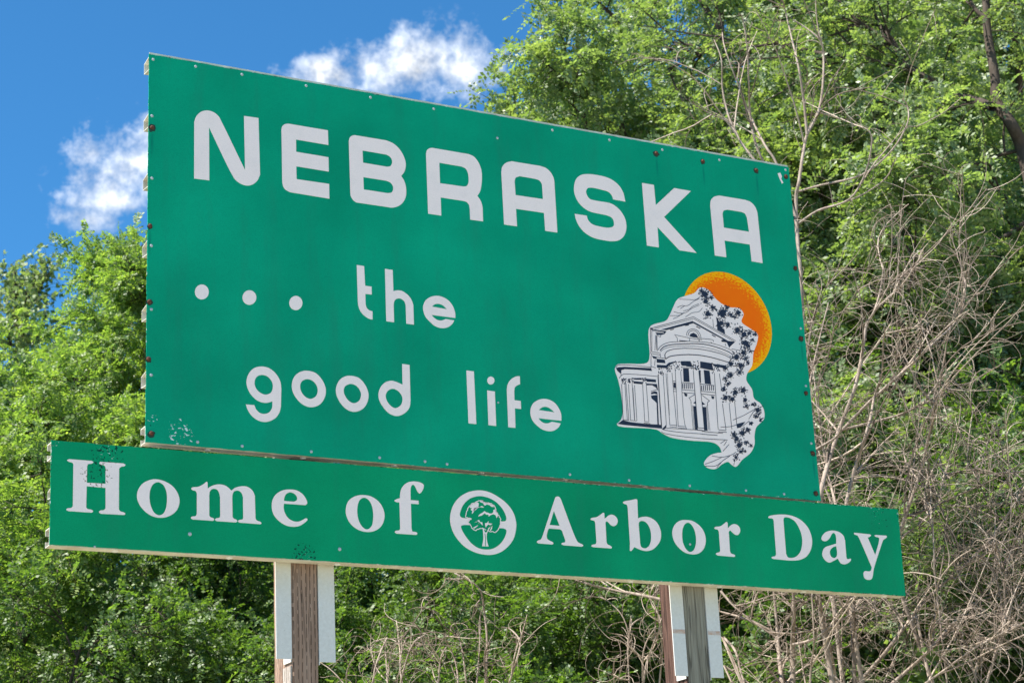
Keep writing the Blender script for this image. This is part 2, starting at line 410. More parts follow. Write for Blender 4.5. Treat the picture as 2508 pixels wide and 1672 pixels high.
def ell(cx, cy, rx, ry, n=28, rot=0):
    out = []
    for k in range(n):
        a = 2 * math.pi * k / n; x, y = rx * math.cos(a), ry * math.sin(a)
        out.append('%.1f,%.1f*' % (cx + x * math.cos(rot) - y * math.sin(rot), cy + x * math.sin(rot) + y * math.cos(rot)))
    return ' '.join(out)
GLYPHS_UP = [
 ('NE', ['100,1225* 343,1255* 338,405* 705,1160 770,1255 860,1315 950,1338 1040,1318 1110,1260 1155,1165* 1130,258* 898,225* 915,1092* 545,330 490,230 410,165 310,138 210,160 135,230 102,320*']),
 ('NE', ['1600,348* 2240,455* 2248,690* 1730,602* 1733,798* 2250,885* 2255,1115* 1735,1030* 1740,1235* 2260,1312* 2265,1548* 1630,1443* 1562,1403 1525,1350 1510,1280* 1497,440* 1511,390 1550,358']),
 ('BR', ['190,75* 690,158* 800,205 900,295 970,410 1003,530 985,650 932,728* 985,820 1010,950 1000,1070 945,1165 870,1215 780,1233 700,1222* 210,1150* 160,1110 125,1050 117,1000* 92,170* 110,110 150,82',
         '312,320* 690,385* 745,415 780,465 785,520 755,570 705,580* 320,515*', '325,745* 690,803* 760,835 798,890 800,950 775,990 720,1003* 332,943*']),
 ('BR', ['1430,278* 2010,378* 2090,415 2160,500 2210,620 2222,750 2210,900 2190,980 2150,1045* 2205,1130 2232,1230 2235,1300* 2240,1452* 2035,1425* 2028,1250* 2015,1190 1980,1145 1920,1125* 1562,1070* 1572,1360* 1362,1330* 1328,370* 1345,315 1385,285',
         '1540,515* 1890,575* 1955,605 1995,670 2010,760 2005,840 1980,885 1935,897* 1552,843*']),
 ('AS', ['280,100* 740,175* 840,215 920,300 955,380 965,450* 1012,1240* 818,1212* 798,925* 350,860* 367,1140* 160,1110* 115,270* 130,190 190,125',
         '410,338* 660,382* 720,405 760,455 770,520* 782,705* 343,640* 328,420* 345,365']),
 ('AS', ['1500,305 1780,350 1900,405 2000,490 2065,600 2100,745* 1905,710* 1885,650 1830,590 1740,560 1560,522 1500,530 1472,580 1485,640 1530,700 1620,728 1860,772 1960,830 2050,930 2105,1050 2115,1180 2080,1290 2000,1360 1890,1378 1770,1365 1600,1325 1470,1255 1370,1150 1310,1030 1290,940* 1482,970* 1505,1040 1570,1105 1680,1140 1840,1162 1910,1135 1918,1080 1890,1010 1820,970 1540,905 1430,840 1340,740 1285,610 1280,500 1310,390 1380,325']),
 ('KA', ['83,125* 282,158* 313,495* 620,210* 900,260* 452,692* 995,1292* 708,1248* 342,860* 365,1200* 165,1170*']),
 ('KA', ['1370,335* 1810,408* 1900,445 1970,520 2010,620* 2097,1462* 1915,1432* 1882,1152* 1462,1085* 1492,1365* 1300,1335* 1222,500* 1235,410 1290,355',
         '1510,570* 1740,608* 1800,635 1835,700* 1870,940* 1450,870* 1428,640* 1445,590']),
 ('dots', [ell(174.5, 223.5, 40, 43)]), ('dots', [ell(448.5, 255.5, 40, 42)]), ('dots', [ell(716, 287, 38, 41)]),
 ('the', ['118,78* 275,102* 297,520* 435,540* 438,708* 300,695* 308,920* 335,1000 390,1045 455,1065* 455,1240* 390,1228 270,1150 190,1050 150,930 142,850*']),
 ('the', ['720,160* 885,185* 900,635* 980,618 1090,635 1200,710 1280,810 1325,930* 1338,1350* 1175,1328* 1162,930* 1130,850 1080,808 1020,790 960,805 920,850 905,930* 915,1298* 748,1278*']),
 ('the', ['1810,735 1950,760 2090,850 2180,980 2220,1120 2220,1208* 1715,1142* 1760,1195 1830,1245 1900,1262 1960,1252 2015,1228* 2200,1260* 2150,1340 2060,1405 1940,1425 1800,1385 1680,1290 1580,1170 1535,1030 1540,930 1590,830 1680,765',
          '1722,965* 1790,915 1860,905 1950,935 2042,1020*']),
 ('good', ['270,92 370,115 460,190 515,290 528,380* 523,620* 500,700 440,775 330,817 230,800 140,735 85,650 65,588* 175,597* 200,655 250,700 310,712 370,690 405,640 413,548* 330,568 230,545 140,470 85,370 72,290 100,190 170,115',
           '290,203 350,225 405,290 418,360 395,430 330,460 260,440 205,390 178,320 190,250 230,212']),
 ('good', ['870,148 980,180 1070,280 1110,390 1095,500 1030,590 920,625 810,590 720,500 670,390 675,280 720,200 790,158', '880,258 945,285 990,340 1005,410 985,475 920,515 860,500 800,440 775,370 785,305 825,268']),
 ('good', ['1430,213 1540,240 1630,340 1670,460 1650,570 1590,650 1480,685 1380,650 1290,550 1245,440 1250,350 1300,260 1370,220', '1445,320 1510,345 1555,400 1572,460 1550,535 1480,572 1410,540 1360,470 1345,410 1360,355 1395,330']),
 ('good', ['2110,58* 2207,72* 2220,540* 2205,630 2140,705 2040,740 1940,705 1860,620 1810,530 1800,450 1830,360 1890,300 1970,278 2050,300 2115,330*', '2000,385 2060,415 2105,475 2115,530 2090,600 2020,637 1960,605 1910,540 1895,470 1915,420 1955,390']),
 ('life', ['105,148* 265,168* 318,1290* 150,1275*']),
 ('life', ['548,573* 712,595* 740,1330* 577,1312*']), ('life', [ell(627, 362, 77, 85)]),
 ('life', ['1245,272* 1250,440* 1190,465 1140,510 1125,580* 1132,782* 1265,798* 1272,968* 1140,955* 1152,1370* 1000,1358* 968,560* 985,450 1040,355 1120,295 1190,272']),
 ('life', ['1770,752 1880,775 1990,840 2080,960 2125,1080 2132,1220* 1642,1165* 1690,1225 1770,1270 1830,1275 1880,1262 1925,1240* 2118,1275* 2070,1360 1980,1425 1870,1442 1730,1405 1600,1310 1510,1200 1472,1070 1480,950 1530,850 1610,790 1690,760',
           '1650,990* 1710,940 1780,920 1860,940 1925,985 1985,1040*']),
]
GLYPHS_LO = [
 ('Ho', ['150,108* 590,143* 617,170 590,192 520,207 495,245* 490,560* 850,582* 850,270* 825,230 745,205 728,180 745,160* 1190,190* 1230,215 1222,240 1150,255 1110,290* 1105,1070* 1130,1105 1200,1130 1230,1155 1210,1180* 760,1155* 725,1125 740,1098 815,1085 850,1050* 850,660* 488,628* 478,1030* 500,1060 580,1080 610,1105 590,1135* 140,1105* 97,1080 110,1055 190,1042 222,1010* 232,210* 215,180 140,155 110,130']),
 ('Ho', ['1800,493 1990,535 2160,650 2260,830 2262,980 2200,1110 2060,1205 1900,1232 1740,1198 1600,1105 1490,960 1452,820 1480,690 1560,580 1680,515', '1860,550 1955,600 2015,720 2030,870 2012,1040 1960,1150 1880,1185 1790,1140 1720,1010 1693,850 1708,700 1765,590']),
 ('me', ['65,518 85,495 200,480 300,430 360,385 378,400* 382,515* 430,480 520,445 620,435 720,460 790,510 835,555* 910,500 1040,470 1150,485 1240,555 1285,650* 1298,1090* 1320,1125 1395,1155 1412,1180 1395,1200* 990,1168* 962,1142 985,1118 1050,1105 1063,1070* 1058,680* 1035,610 990,565 940,555 890,570 858,630 852,700* 858,1060* 880,1090 935,1115 948,1145 925,1165* 550,1140* 520,1110 540,1090 610,1070 622,1030* 618,680* 600,600 565,540 510,520 450,535 420,580 410,650* 410,1030* 430,1062 490,1085 503,1110 485,1135* 95,1108* 57,1080 75,1055 150,1040 172,1000* 172,610* 150,565 90,545']),
 ('me', ['1960,533 2100,555 2220,640 2285,760 2290,800 2260,833* 1845,805* 1840,890 1870,1000 1940,1095 2050,1148 2130,1148 2200,1120 2270,1085 2298,1110 2230,1180 2130,1235 2010,1248 1880,1220 1740,1130 1640,1000 1610,850 1630,720 1700,620 1820,550', '1975,588 2050,620 2095,680 2092,735 2040,765 1985,765* 1845,752* 1850,700 1880,630 1925,597']),
 ('of', ['540,483 680,505 810,580 900,690 950,830 945,960 890,1080 790,1160 650,1192 500,1170 370,1100 270,990 215,850 215,720 260,600 350,525 440,492', '565,535 640,570 700,660 733,800 735,930 710,1070 650,1132 600,1140 530,1095 465,990 432,850 435,700 470,590 515,548']),
 ('of', ['1510,222 1620,235 1700,280 1708,320 1680,400 1630,452 1590,420 1550,340 1520,295 1495,285 1465,320 1452,400* 1455,580* 1605,592* 1610,658* 1460,650* 1472,1130* 1490,1185* 1560,1195 1585,1220 1565,1248* 1180,1222* 1150,1192 1170,1170 1235,1158 1255,1130* 1240,625* 1170,615 1143,592 1165,572 1250,540* 1255,450 1280,360 1340,280 1420,235']),
 ('Ar', ['640,148 690,165 725,230* 1090,1180 1140,1250 1230,1295 1258,1325 1225,1352* 780,1318* 733,1282 760,1258 815,1245 830,1205* 745,965* 700,935* 440,915* 415,945 395,1010 380,1100 395,1165 450,1205 520,1240 540,1270 520,1300* 180,1272* 145,1238 165,1210 240,1175 280,1100* 570,220* 595,165', '552,495* 690,852* 450,830*']),
 ('Ar', ['1740,538 1762,555* 1770,680* 1810,650 1870,600 1940,583 2020,615 2075,690 2082,760 2050,830 1990,858 1920,835 1870,780 1820,745 1790,770* 1815,1230* 1835,1290 1910,1330 1945,1365 1930,1395* 1490,1362* 1452,1333 1475,1308 1555,1285 1575,1240* 1545,780* 1525,735 1450,710 1430,688 1450,668 1580,640 1670,585']),
 ('bor', ['350,85 372,95* 385,430* 440,410 530,400 630,430 720,500 780,610 800,720 785,830 720,930 640,995 540,1018 440,1000 320,948* 260,1018 238,1010* 240,880* 200,240* 185,190 130,165 115,145 140,125 250,105', '455,475 530,505 590,590 618,700 612,860 570,940 505,970 445,945 425,890* 398,560* 405,500']),
 ('bor', ['1250,460 1370,480 1480,550 1560,650 1600,770 1600,880 1560,990 1480,1060 1370,1078 1240,1050 1120,960 1040,850 1003,720 1015,610 1070,520 1150,470', '1290,508 1350,550 1400,640 1428,760 1425,900 1385,1005 1320,1035 1260,995 1205,900 1180,760 1190,620 1230,535']),
 ('bor', ['1980,495 1998,515* 2003,610* 2050,560 2110,533 2180,555 2222,620 2220,680 2180,730 2130,722 2080,680 2045,650 2018,670* 2040,1020* 2060,1060 2120,1085 2135,1105 2115,1125* 1820,1098* 1785,1070 1805,1050 1850,1040 1865,1010* 1840,670* 1820,635 1770,620 1760,602 1780,585 1870,570 1930,530']),
 ('Day', ['150,180 160,162 280,138 400,133 520,148 650,195 760,280 840,390 885,530 888,650 850,770 780,855 680,900 580,912 480,910* 230,885* 203,862 225,845 265,838 282,800* 240,240* 225,205 160,192', '430,180 500,188 590,240 660,340 710,470 725,590 705,730 660,810 600,855 530,868 480,855 450,800* 405,230* 412,195']),
 ('Day', ['1250,405 1350,430 1420,490 1448,570* 1470,840* 1480,880 1500,888 1545,880 1550,905 1500,955 1440,975 1380,960 1325,878* 1260,915 1180,945 1110,905 1065,820 1075,740 1110,690 1200,655 1300,625* 1298,520 1275,455 1250,445 1225,465 1190,530 1140,578 1085,582 1050,550 1060,500 1110,440 1180,410', '1300,668* 1315,790 1300,850 1260,868 1215,845 1192,790 1200,735 1240,690']),
 ('Day', ['1600,440* 1870,468* 1890,485 1870,508 1832,522* 1960,820* 2025,580 2025,530 2005,520 1960,505 1950,485 1970,478* 2145,490* 2158,508 2145,530 2100,560 2080,600* 1935,1060 1915,1190 1890,1230 1840,1238 1785,1215 1762,1150 1765,1110 1790,1090 1860,1095 1890,1075 1902,1025* 1680,520 1660,490 1605,465']),
]
for parent, gl in ((P_UP, GLYPHS_UP), (P_LO, GLYPHS_LO)):
    for fr, cs in gl:
        obj('letter' if fr != 'dots' else 'dot', mesh_from('letter', *film(traced(FR[fr], cs), .0012)), M_WHITE, parent)

# --- emblem of the upper panel: sun, white silhouette, navy drawing
_c = [SUNC + SUNR * np.array((math.cos(a), math.sin(a))) for a in np.linspace(0, 2 * math.pi, 72, endpoint=False)]
obj('sun_disc', mesh_from('sun_disc', *film([_c], .0010)), M_SUN, P_UP, label='orange sun with golden rim')
SIL = '680,187 735,200 800,275 880,325 960,335 990,375 975,430 1040,480 1090,520 1085,580 1060,650 1050,740 1015,800 1010,845 1050,910 1065,975 1110,1010 1135,1060 1135,1120 1080,1180 1068,1240 1068,1300 1040,1360 980,1410 935,1460 905,1445 880,1425 840,1440 790,1475 730,1465 708,1435 750,1380 800,1362 835,1358* 820,1320 780,1290 600,1272 470,1250 410,1220 370,1195 100,1170 90,1155 115,1130 130,1080 120,950 100,850 75,765 90,735 150,728 300,722 320,690 315,490 335,455 440,420 470,370 520,270 570,248 640,225'
obj('state_silhouette', mesh_from('state_silhouette', *film(traced(FR['G'], [SIL], 5), .0017)), M_WHITE, P_UP, label='white ragged silhouette behind the mansion drawing')
DRAW = Bag(); LEAFY = Bag()
def S(fr, w, *lines):
    f = FR[fr]
    for l in lines:
        pts = spline([(x, y, False) for x, y, _ in parse(l)], False, sub=5) if len(l.split()) > 2 else [np.array(p[:2]) for p in parse(l)]
        DRAW.add(ribbon([f(p) for p in pts], 1.3 * w * f.k / 535.0, .0023 + .00001 * (len(DRAW.F) % 23)))
def FILL(fr, *polys):
    for p in polys:
        c = [FR[fr](q) for q in parse(p)]
        DRAW.add(film([c], .0022 + .00001 * (len(DRAW.F) % 17), .0017))
S('T1', 9, '650,775 1350,588', '630,770 640,1160'); S('T1', 7, '700,785 1345,620', '655,800 655,1155')
FILL('T1', '800,800 1340,655 1345,695 900,808', '630,765 690,795 870,822 900,825 870,872 850,842 700,812 640,800', '715,848 880,866 820,888 740,890', '1280,910 1300,872 1350,852 1400,880 1430,935 1350,930')
S('T1', 7, '660,815 870,865', '735,895 800,925', '800,925 805,890', '720,890 705,1150', '740,910 745,1160', '728,900 735,1140')
S('T1', 12, '960,805 1025,790', '1215,735 1275,722', '1110,982 1250,995')
S('T1', 8, '1230,900 1250,830 1300,795 1350,790 1420,820 1465,890 1475,940', '1255,905 1280,840 1350,815 1410,848 1450,930', '1030,885 1310,945', '1045,905 1075,935 1080,1000', '1310,945 1490,970', '1285,950 1285,1000', '1445,970 1445,1000')
S('T1', 8, '755,1140 790,1090 860,1040 960,1010 1150,1000 1300,995'); S('T2', 8, '73,1268 200,1274 400,1295 600,1350 760,1420 800,1450')
S('T1', 13, '790,1150 850,1090 960,1055 1150,1040 1300,1035'); S('T2', 13, '73,1305 200,1308 350,1325 550,1380 700,1440 780,1490')
S('T1', 6, '800,1170 860,1120 1000,1085 1200,1075'); S('T2', 6, '-27,1348 200,1355 450,1400 650,1470 770,1530')
S('T1', 10, '870,1220 900,1170 1000,1130 1200,1110'); S('T2', 10, '-27,1383 200,1395 450,1440 650,1500 760,1560')
S('T1', 13, '885,1290 950,1250 1100,1225 1300,1215'); S('T4', 10, '15,44 150,50 300,75 450,115 560,150')
S('T1', 8, '640,1165 780,1190', '650,1200 790,1225', '630,1170 655,1240', '790,1190 800,1260', '730,1255 870,1280', '640,1240 640,1450', '710,1300 700,1400', '640,1410 720,1440'); S('T1', 15, '870,1215 880,1290')
FILL('T1', '735,1285 870,1302 880,1360 735,1350', '740,1385 890,1395 900,1445 740,1432', '1140,1325 1300,1325 1325,1412 1150,1400', '890,1395 940,1350 1060,1325 1050,1345 960,1385 900,1440', '655,1235 735,1255 735,1290 680,1280')
FILL('T4', '0,135 50,140 80,205 0,195', '180,130 330,155 350,240 180,210', '340,160 520,185 470,215 350,190')
S('T3', 8, '50,200 80,170 170,162 350,170 640,200', '140,250 140,345', '140,345 170,320 300,315 740,352', '135,345 110,385')
FILL('T3', '55,210 100,200 200,193 640,215 660,262 400,240 200,232 140,252 140,312 80,262', '340,380 480,378 490,410 360,405', '350,430 495,445 495,485 350,470', '560,390 720,405 725,450 570,440', '560,470 740,480 760,600 725,540 660,500 560,500',
     '80,1145 170,1080 290,1112 440,1130 540,1140 650,1150 750,1155 810,1160 820,1222 600,1202 200,1162', '640,620 700,600 745,610 750,655 700,640 645,650', '640,672 750,660 772,1155 748,1155 735,800 700,760 650,720', '820,1235 900,1150 895,1212 850,1245')
S('T3', 8, '150,480 175,1070', '205,485 245,1075', '222,470 270,1090', '265,480 300,1080', '325,470 365,1085', '365,500 405,1090', '500,480 535,1100', '562,490 605,1100', '170,1075 270,1080', '290,1085 400,1095', '530,1105 610,1110', '520,1130 630,1140', '640,600 740,575')
S('T3', 16, '757,335 788,780 818,1220')
S('T3', 8, '845,340 895,1150', '890,300 955,1160', '990,290 1070,1190', '1045,270 1095,1190', '1135,265 1205,1150 1240,1240', '1140,200 1340,215', '1345,250 1415,1200', '1150,455 1355,470', '1150,575 1365,590', '1160,622 1370,638', '1000,430 1050,432', '1010,560 1060,570', '1010,600 1060,605', '1270,715 1380,650', '1275,710 1305,760 1310,800', '895,1215 1230,1235 1500,1250', '850,1245 1100,1282 1500,1312', '815,1270 830,1290 1000,1330 1300,1370 1500,1390', '950,1160 1075,1170', '950,1190 1080,1205', '1095,1180 1210,1190', '1095,1210 1220,1220')
S('T3', 5, '912,300 948,1000', '340,540 370,1080')
FILL('T3', '1175,215 1270,220 1285,445 1185,440', '1015,450 1050,460 1055,550 1020,540', '1190,625 1250,645 1240,690 1205,680')
for x in (1167, 1196, 1227, 1259, 1291, 1325): S('T3', 15, '%d,472 %d,560' % (x, x + 3))
for x in (195, 220, 245, 270, 296, 322, 347): S('T4', 11, '%d,438 %d,503' % (x, x + 4))
S('T4', 7, '90,245 150,975', '160,250 235,985', '170,210 350,245', '180,420 360,440', '185,512 370,530', '190,545 370,565', '200,560 300,635', '300,635 275,655 275,700', '360,280 410,1000', '425,285 455,500', '465,670 510,1010', '550,665 585,1000', '620,640 650,960', '145,980 240,985', '140,1010 245,1018', '415,1005 510,1015', '410,1032 520,1037', '200,1025 470,1050', '200,1060 400,1076', '200,1117 350,1127 530,1135')
S('T4', 5, '60,650 90,1000', '80,690 105,1005', '270,680 305,1015', '260,700 290,1010')
FILL('T4', '160,245 185,245 190,410 176,400', '225,240 300,250 320,425 240,415', '320,572 360,578 355,612 330,610', '90,700 130,705 150,1010 115,1010', '205,710 255,715 275,1020 230,1010', '93,662 120,638 127,678', '200,640 245,682 205,687', '650,930 760,900 700,975 650,985')
FILL('T2', '118,935 700,1260 820,1275 720,1370 680,1290 590,1222 120,966', '165,1010 240,1045 235,1060 170,1028', '430,1150 495,1185 490,1200 430,1168', '500,860 530,880 555,970 600,1040 640,1070 652,1150 520,1075 515,960', '590,1240 690,1260 680,1285 590,1275')
S('T2', 8, '120,858 830,1262', '120,885 800,1270', '445,900 455,1040', '0,1200 70,1215', '190,1215 455,1250 450,1275', '210,1240 220,1275', '410,1275 430,1300', '650,1300 660,1345', '730,1330 720,1375', '760,1395 900,1420')
S('T1', 7, '1115,292 1250,298 1400,295 1460,250', '1080,432 1150,400 1250,400 1350,330 1450,280', '1180,490 1270,465 1340,410 1440,370', '1020,500 1120,525 1220,515 1330,440 1450,390', '960,568 1120,560 1200,520', '1010,620 1100,580 1160,530', '1215,590 1330,520 1440,500 1500,440', '1130,450 1200,405')
S('T4', 6, '440,970 560,965 650,940', '600,880 740,820 880,740', '800,870 870,760', '720,960 810,890', '330,1340 460,1355 580,1325 640,1290', '240,1445 340,1410 460,1355', '240,1470 380,1465 490,1385 560,1340', '390,1490 450,1420', '470,1280 550,1190', '480,1210 520,1150', '440,1180 500,1140', '610,1460 620,1400', '880,740 990,700')
rg = random.Random(11)
def capital(fr, x0, y0, x1, y1, n=26, r=9):
    for k in range(n):
        cx, cy = rg.uniform(x0, x1), rg.uniform(y0, y1); q = []
        for a in range(6):
            rr = rg.uniform(.4, 1.3) * r; q.append('%.1f,%.1f' % (cx + rr * math.cos(a * 1.05), cy + 1.5 * rr * math.sin(a * 1.05)))
        FILL(fr, ' '.join(q))
for bxx in ((760, 200, 850, 330), (890, 170, 990, 290), (1010, 100, 1150, 260), (1310, 90, 1450, 240), (150, 385, 230, 480), (250, 375, 345, 465), (490, 380, 560, 480)): capital('T3', *bxx)
capital('T4', 320, 150, 460, 280, 24, 8); capital('T4', 60, 125, 165, 230, 14, 7)
obj('mansion_drawing', DRAW.mesh('mansion_drawing'), M_NAVY, P_UP, label='navy line drawing of a columned mansion')
f = FR['G']
def blob(cx, cy, r, n=None):
    n = n or rg.randint(11, 16); q = []
    ph = rg.uniform(0, 6)
    for k in range(n * 2):
        a = ph + math.pi * k / n; rr = r * (rg.uniform(.85, 1.15) if k % 2 else rg.uniform(.55, .8))
        q.append(f((cx + rr * math.cos(a), cy + rr * math.sin(a))))
    LEAFY.add(film([q], .0024 + .00001 * (len(LEAFY.F) % 19), .0017))
BL = '715,235,40 720,285,28 735,375,30 770,330,22 840,370,50 870,330,18 950,365,28 830,440,30 880,450,20 945,490,34 990,520,32 1030,510,20 1000,580,34 1020,600,24 990,650,28 940,680,34 970,740,28 1020,720,14 900,730,24 860,760,18 960,790,22 900,810,24 860,830,16 880,870,18 850,910,18 930,930,28 860,970,28 985,920,28 910,980,24 1000,985,20 1010,1030,14 1060,1020,14 1090,1060,24 1080,1100,16 1110,1125,12 1040,1150,12 980,1220,30 1020,1200,16 940,1260,26 920,1230,20 960,1310,30 1010,1290,14 1040,1310,9 935,1395,20 970,1350,16 1000,1350,9 690,210,16 760,260,12 900,380,16 925,395,10 1070,520,12 1055,560,12 1040,640,12 1005,690,14'
def leaf(cx, cy, L, a):
    q = [(0, 0), (.3, .34), (.55, .16), (.7, .3), (1, 0), (.66, -.26), (.5, -.14), (.3, -.36)]
    c_, s_ = math.cos(a), math.sin(a)
    LEAFY.add(film([[f((cx + L * (x * c_ - y * s_), cy + L * (x * s_ + y * c_))) for x, y in q]], .0024 + .00001 * (len(LEAFY.F) % 19), .0017))
for w in BL.split():
    x, y, r = map(float, w.split(','))
    blob(x, y, r * .7)
    for k in range(int(9 + r * .95)):
        a = rg.uniform(0, 6.283); d_ = r * rg.uniform(.35, 1.25); leaf(x + d_ * math.cos(a), y + d_ * math.sin(a), rg.uniform(7, 14), rg.uniform(0, 6.283))
obj('foliage_drawing', LEAFY.mesh('foliage_drawing'), M_NAVY, P_UP, label='navy foliage drawn over the silhouette')

# --- ring and tree emblem of the lower panel
E = FR['EM']
obj('ring_emblem', mesh_from('ring_emblem', *film(traced(E, ['750,158 930,195 1100,285 1260,410 1380,570 1440,760 1440,900 1390,1090 1290,1230 1150,1340 980,1392 820,1388 650,1345 470,1250 320,1100 220,930 175,740 190,570 260,400 380,270 530,190']), .0012)), M_WHITE, P_LO, label='white ring emblem')
G2 = Bag()
CROWN = [(790, 350), (850, 400), (930, 405), (1010, 440), (1040, 510), (1080, 600), (1145, 700), (1140, 780), (1110, 870), (1080, 930), (1030, 970), (960, 950), (900, 930), (780, 880), (660, 930), (580, 880), (560, 830), (515, 770), (580, 700), (460, 670), (480, 600), (520, 500), (560, 440), (630, 400), (710, 370)]
for i, s_ in enumerate(['750,270 900,300 1050,380 1180,520 1240,640 1252,710 1235,745 1180,755* 440,690* 390,675 362,640 380,540 440,420 550,320 640,285',
           '430,825 560,825* 1110,885* 1200,890 1250,920 1255,950 1220,1060 1140,1180 1010,1270 870,1293 720,1265 580,1170 460,1020 390,890 385,845']):
    G2.add(film(traced(E, [s_]), .0018 + .00003 * i, .0012))
G2.add(film([[E(p) for p in CROWN]], .0019, .0012))
obj('emblem_field', G2.mesh('emblem_field'), M_LO, P_LO)
W2 = Bag()
def jag(pts, w, step=16, amp=9):
    out = []
    for a, b_ in zip(pts, pts[1:]):
        a, b_ = np.array(a, float), np.array(b_, float); n = max(2, int(np.linalg.norm(b_ - a) / step))
        for k in range(n): out.append(a + (b_ - a) * k / n + np.array((rg.uniform(-amp, amp), rg.uniform(-amp, amp))))
    out.append(np.array(pts[-1], float))
    W2.add(ribbon([E(p) for p in out], w * E.k / 535, .0026))
jag(CROWN + CROWN[:1], 17)
for p in ('550,470 570,440 640,400 700,390 725,410 715,460 690,490 640,530 610,600 590,610 595,560 570,530 590,500 555,495', '740,370 800,345 840,400 900,405 1000,440 1025,500 1010,480 960,470 920,440 880,430 840,450 800,400 760,390',
          '1000,540 1040,520 1075,600 1095,640 1060,690 1050,640 1000,620 930,640 910,665 905,630 860,620 840,600 780,640 710,665 730,625 790,590 830,555 870,580 930,600 985,600 1000,570', '640,780 690,740 720,725 745,740 735,760 790,775 800,830 770,825 720,790 690,765', '840,790 880,780 910,745 905,790 980,800 950,825 905,810 870,845 860,870 840,830',
          '600,880 660,850 720,820 700,845 640,890', '640,500 720,470 800,490 820,480 780,460 700,500 650,540 610,560', '940,960 940,915 970,850 980,835 975,890 950,940 900,925'):
    q = parse(p); out = []
    for a, b_ in zip(q, q[1:] + q[:1]):
        for k in range(2): out.append(E((a[0] + (b_[0] - a[0]) * k / 2 + rg.uniform(-4, 4), a[1] + (b_[1] - a[1]) * k / 2 + rg.uniform(-4, 4))))
    W2.add(film([out], .0026, .0019))
W2.add(film(traced(E, ['790,870* 800,930 808,1100 785,1230* 910,1235* 880,1130 878,990 940,870 970,830* 920,860 880,950 845,965 820,900*']), .0027, .0019))
obj('tree_drawing', W2.mesh('tree_drawing'), M_WHITE, P_LO, label='white drawing of a tree inside the ring')
G3 = Bag(); G3.add(ribbon([E(p) for p in ((838, 985), (850, 1080), (848, 1230))], 14 * E.k / 535, .0033)); G3.add(ribbon([E(p) for p in ((830, 860), (825, 760), (835, 640))], 30 * E.k / 535, .0033)); G3.add(ribbon([E(p) for p in ((680, 750), (740, 790), (800, 860))], 22 * E.k / 535, .0033)); G3.add(ribbon([E(p) for p in ((960, 830), (890, 880), (860, 960))], 26 * E.k / 535, .0033))
obj('trunk_line', G3.mesh('trunk_line'), M_LO, P_LO)

# --- rivets and rusty bolts
def lathe(prof, n=12):
    V = []; Fc = []
    for r, h in prof:
        for k in range(n): V.append((r * math.cos(2 * math.pi * k / n), -h, r * math.sin(2 * math.pi * k / n)))
    for i in range(len(prof) - 1):
        for k in range(n): a, b_ = i * n + k, i * n + (k + 1) % n; Fc.append((a, a + n, b_ + n, b_))
    Fc.append(tuple(range((len(prof) - 1) * n, len(prof) * n))[::-1]); return mesh_from('fastener', V, Fc, True)
ME_RIV = lathe([(.0072, .0002), (.0068, .0012), (.0045, .0019), (.0012, .0021)]); ME_RIV.materials.append(M_RIVET)
ME_BOLT = lathe([(.0105, .0002), (.0105, .004), (.0085, .0075), (.0035, .0088)], 10); ME_BOLT.materials.append(M_RUST)
ME_ST = mesh_from('stain', *film([[np.array((.017 * rg.uniform(.7, 1.25) * math.cos(a), .017 * rg.uniform(.7, 1.3) * math.sin(a))) for a in np.linspace(0, 6.28, 19)[:-1]]], .0009)); ME_ST.materials.append(M_STAIN)
BOLTS = [(372.4, 313), (367, 553.7), (365.5, 739), (363.6, 879), (370.5, 1061), (1721, 395.5), (1851.8, 417.4), (1924.5, 432), (1947.7, 656), (1607, 375.7), (1961.6, 828), (1973.7, 962), (1990, 1109), (1998, 1206.7)]
for p in BOLTS:
    q = on_plane(*p); b_ = obj('bolt', ME_BOLT, None, P_UP); b_.location = (q[0], 0, q[2]); b_.rotation_euler = (0, rg.uniform(0, 6), 0)
    s_ = obj('rust_stain', ME_ST, None, P_UP); s_.location = (q[0], 0, q[2] - .003); s_.rotation_euler = (0, rg.uniform(0, 6), 0); k = rg.uniform(.75, 1.1); s_.scale = (k, 1, k)
RIV = [(320 + x * .33163, 100 + y * .33163) for x, y in ((166, 139), (480, 191), (822, 250), (1296, 333), (1771, 419), (2238, 504), (157, 555), (157, 1015), (153, 1513))]
RIV += [(1000 + x * .42517, 300 + y * .42517) for x, y in ((830, 45), (1159, 102), (1463, 158), (1792, 217), (2173, 274), (513, 90))]
RIV += [(x * .3828, 500 + y * .3828) for x, y in ((967, 1092), (968, 672))]
RIV += [(100 + x * .42517, 1050 + y * .42517) for x, y in ((903, 75), (1160, 98), (1558, 130), (1952, 165), (2213, 187), (2340, 202))]
RIV += [(1050 + x * .5102, 1150 + y * .5102) for x, y in ((678, 22), (962, 50), (1253, 76), (1523, 99), (1706, 116))]
RIV += [(1900 + x * .4464, 700 + y * .4464) for x, y in ((137, 233), (165, 548), (195, 863))]
for p in RIV:
    q = on_plane(*p); b_ = obj('rivet', ME_RIV, None, P_UP); b_.location = (q[0], 0, q[2])
for p in ((465, 1307), (832, 1344), (1690, 1332), (232, 1338), (1220, 985)):
    q = on_plane(*p); b_ = obj('rivet' if p[1] > 1000 else 'dent_chip', ME_RIV, None, P_LO if p[1] > 1000 else P_UP); b_.location = (q[0], 0, q[2]); k = rg.uniform(.7, 1.2); b_.scale = (k, 1, k)

q = [on_plane(1700 + x * .4464, y * .4464)[[0, 2]] for x, y in ((458, 952), (472, 948), (482, 968), (478, 982), (490, 1003), (482, 1008), (470, 985), (464, 968))]
obj('scratch', mesh_from('scratch', *film([q], .0006)), M_WHITE, P_UP)
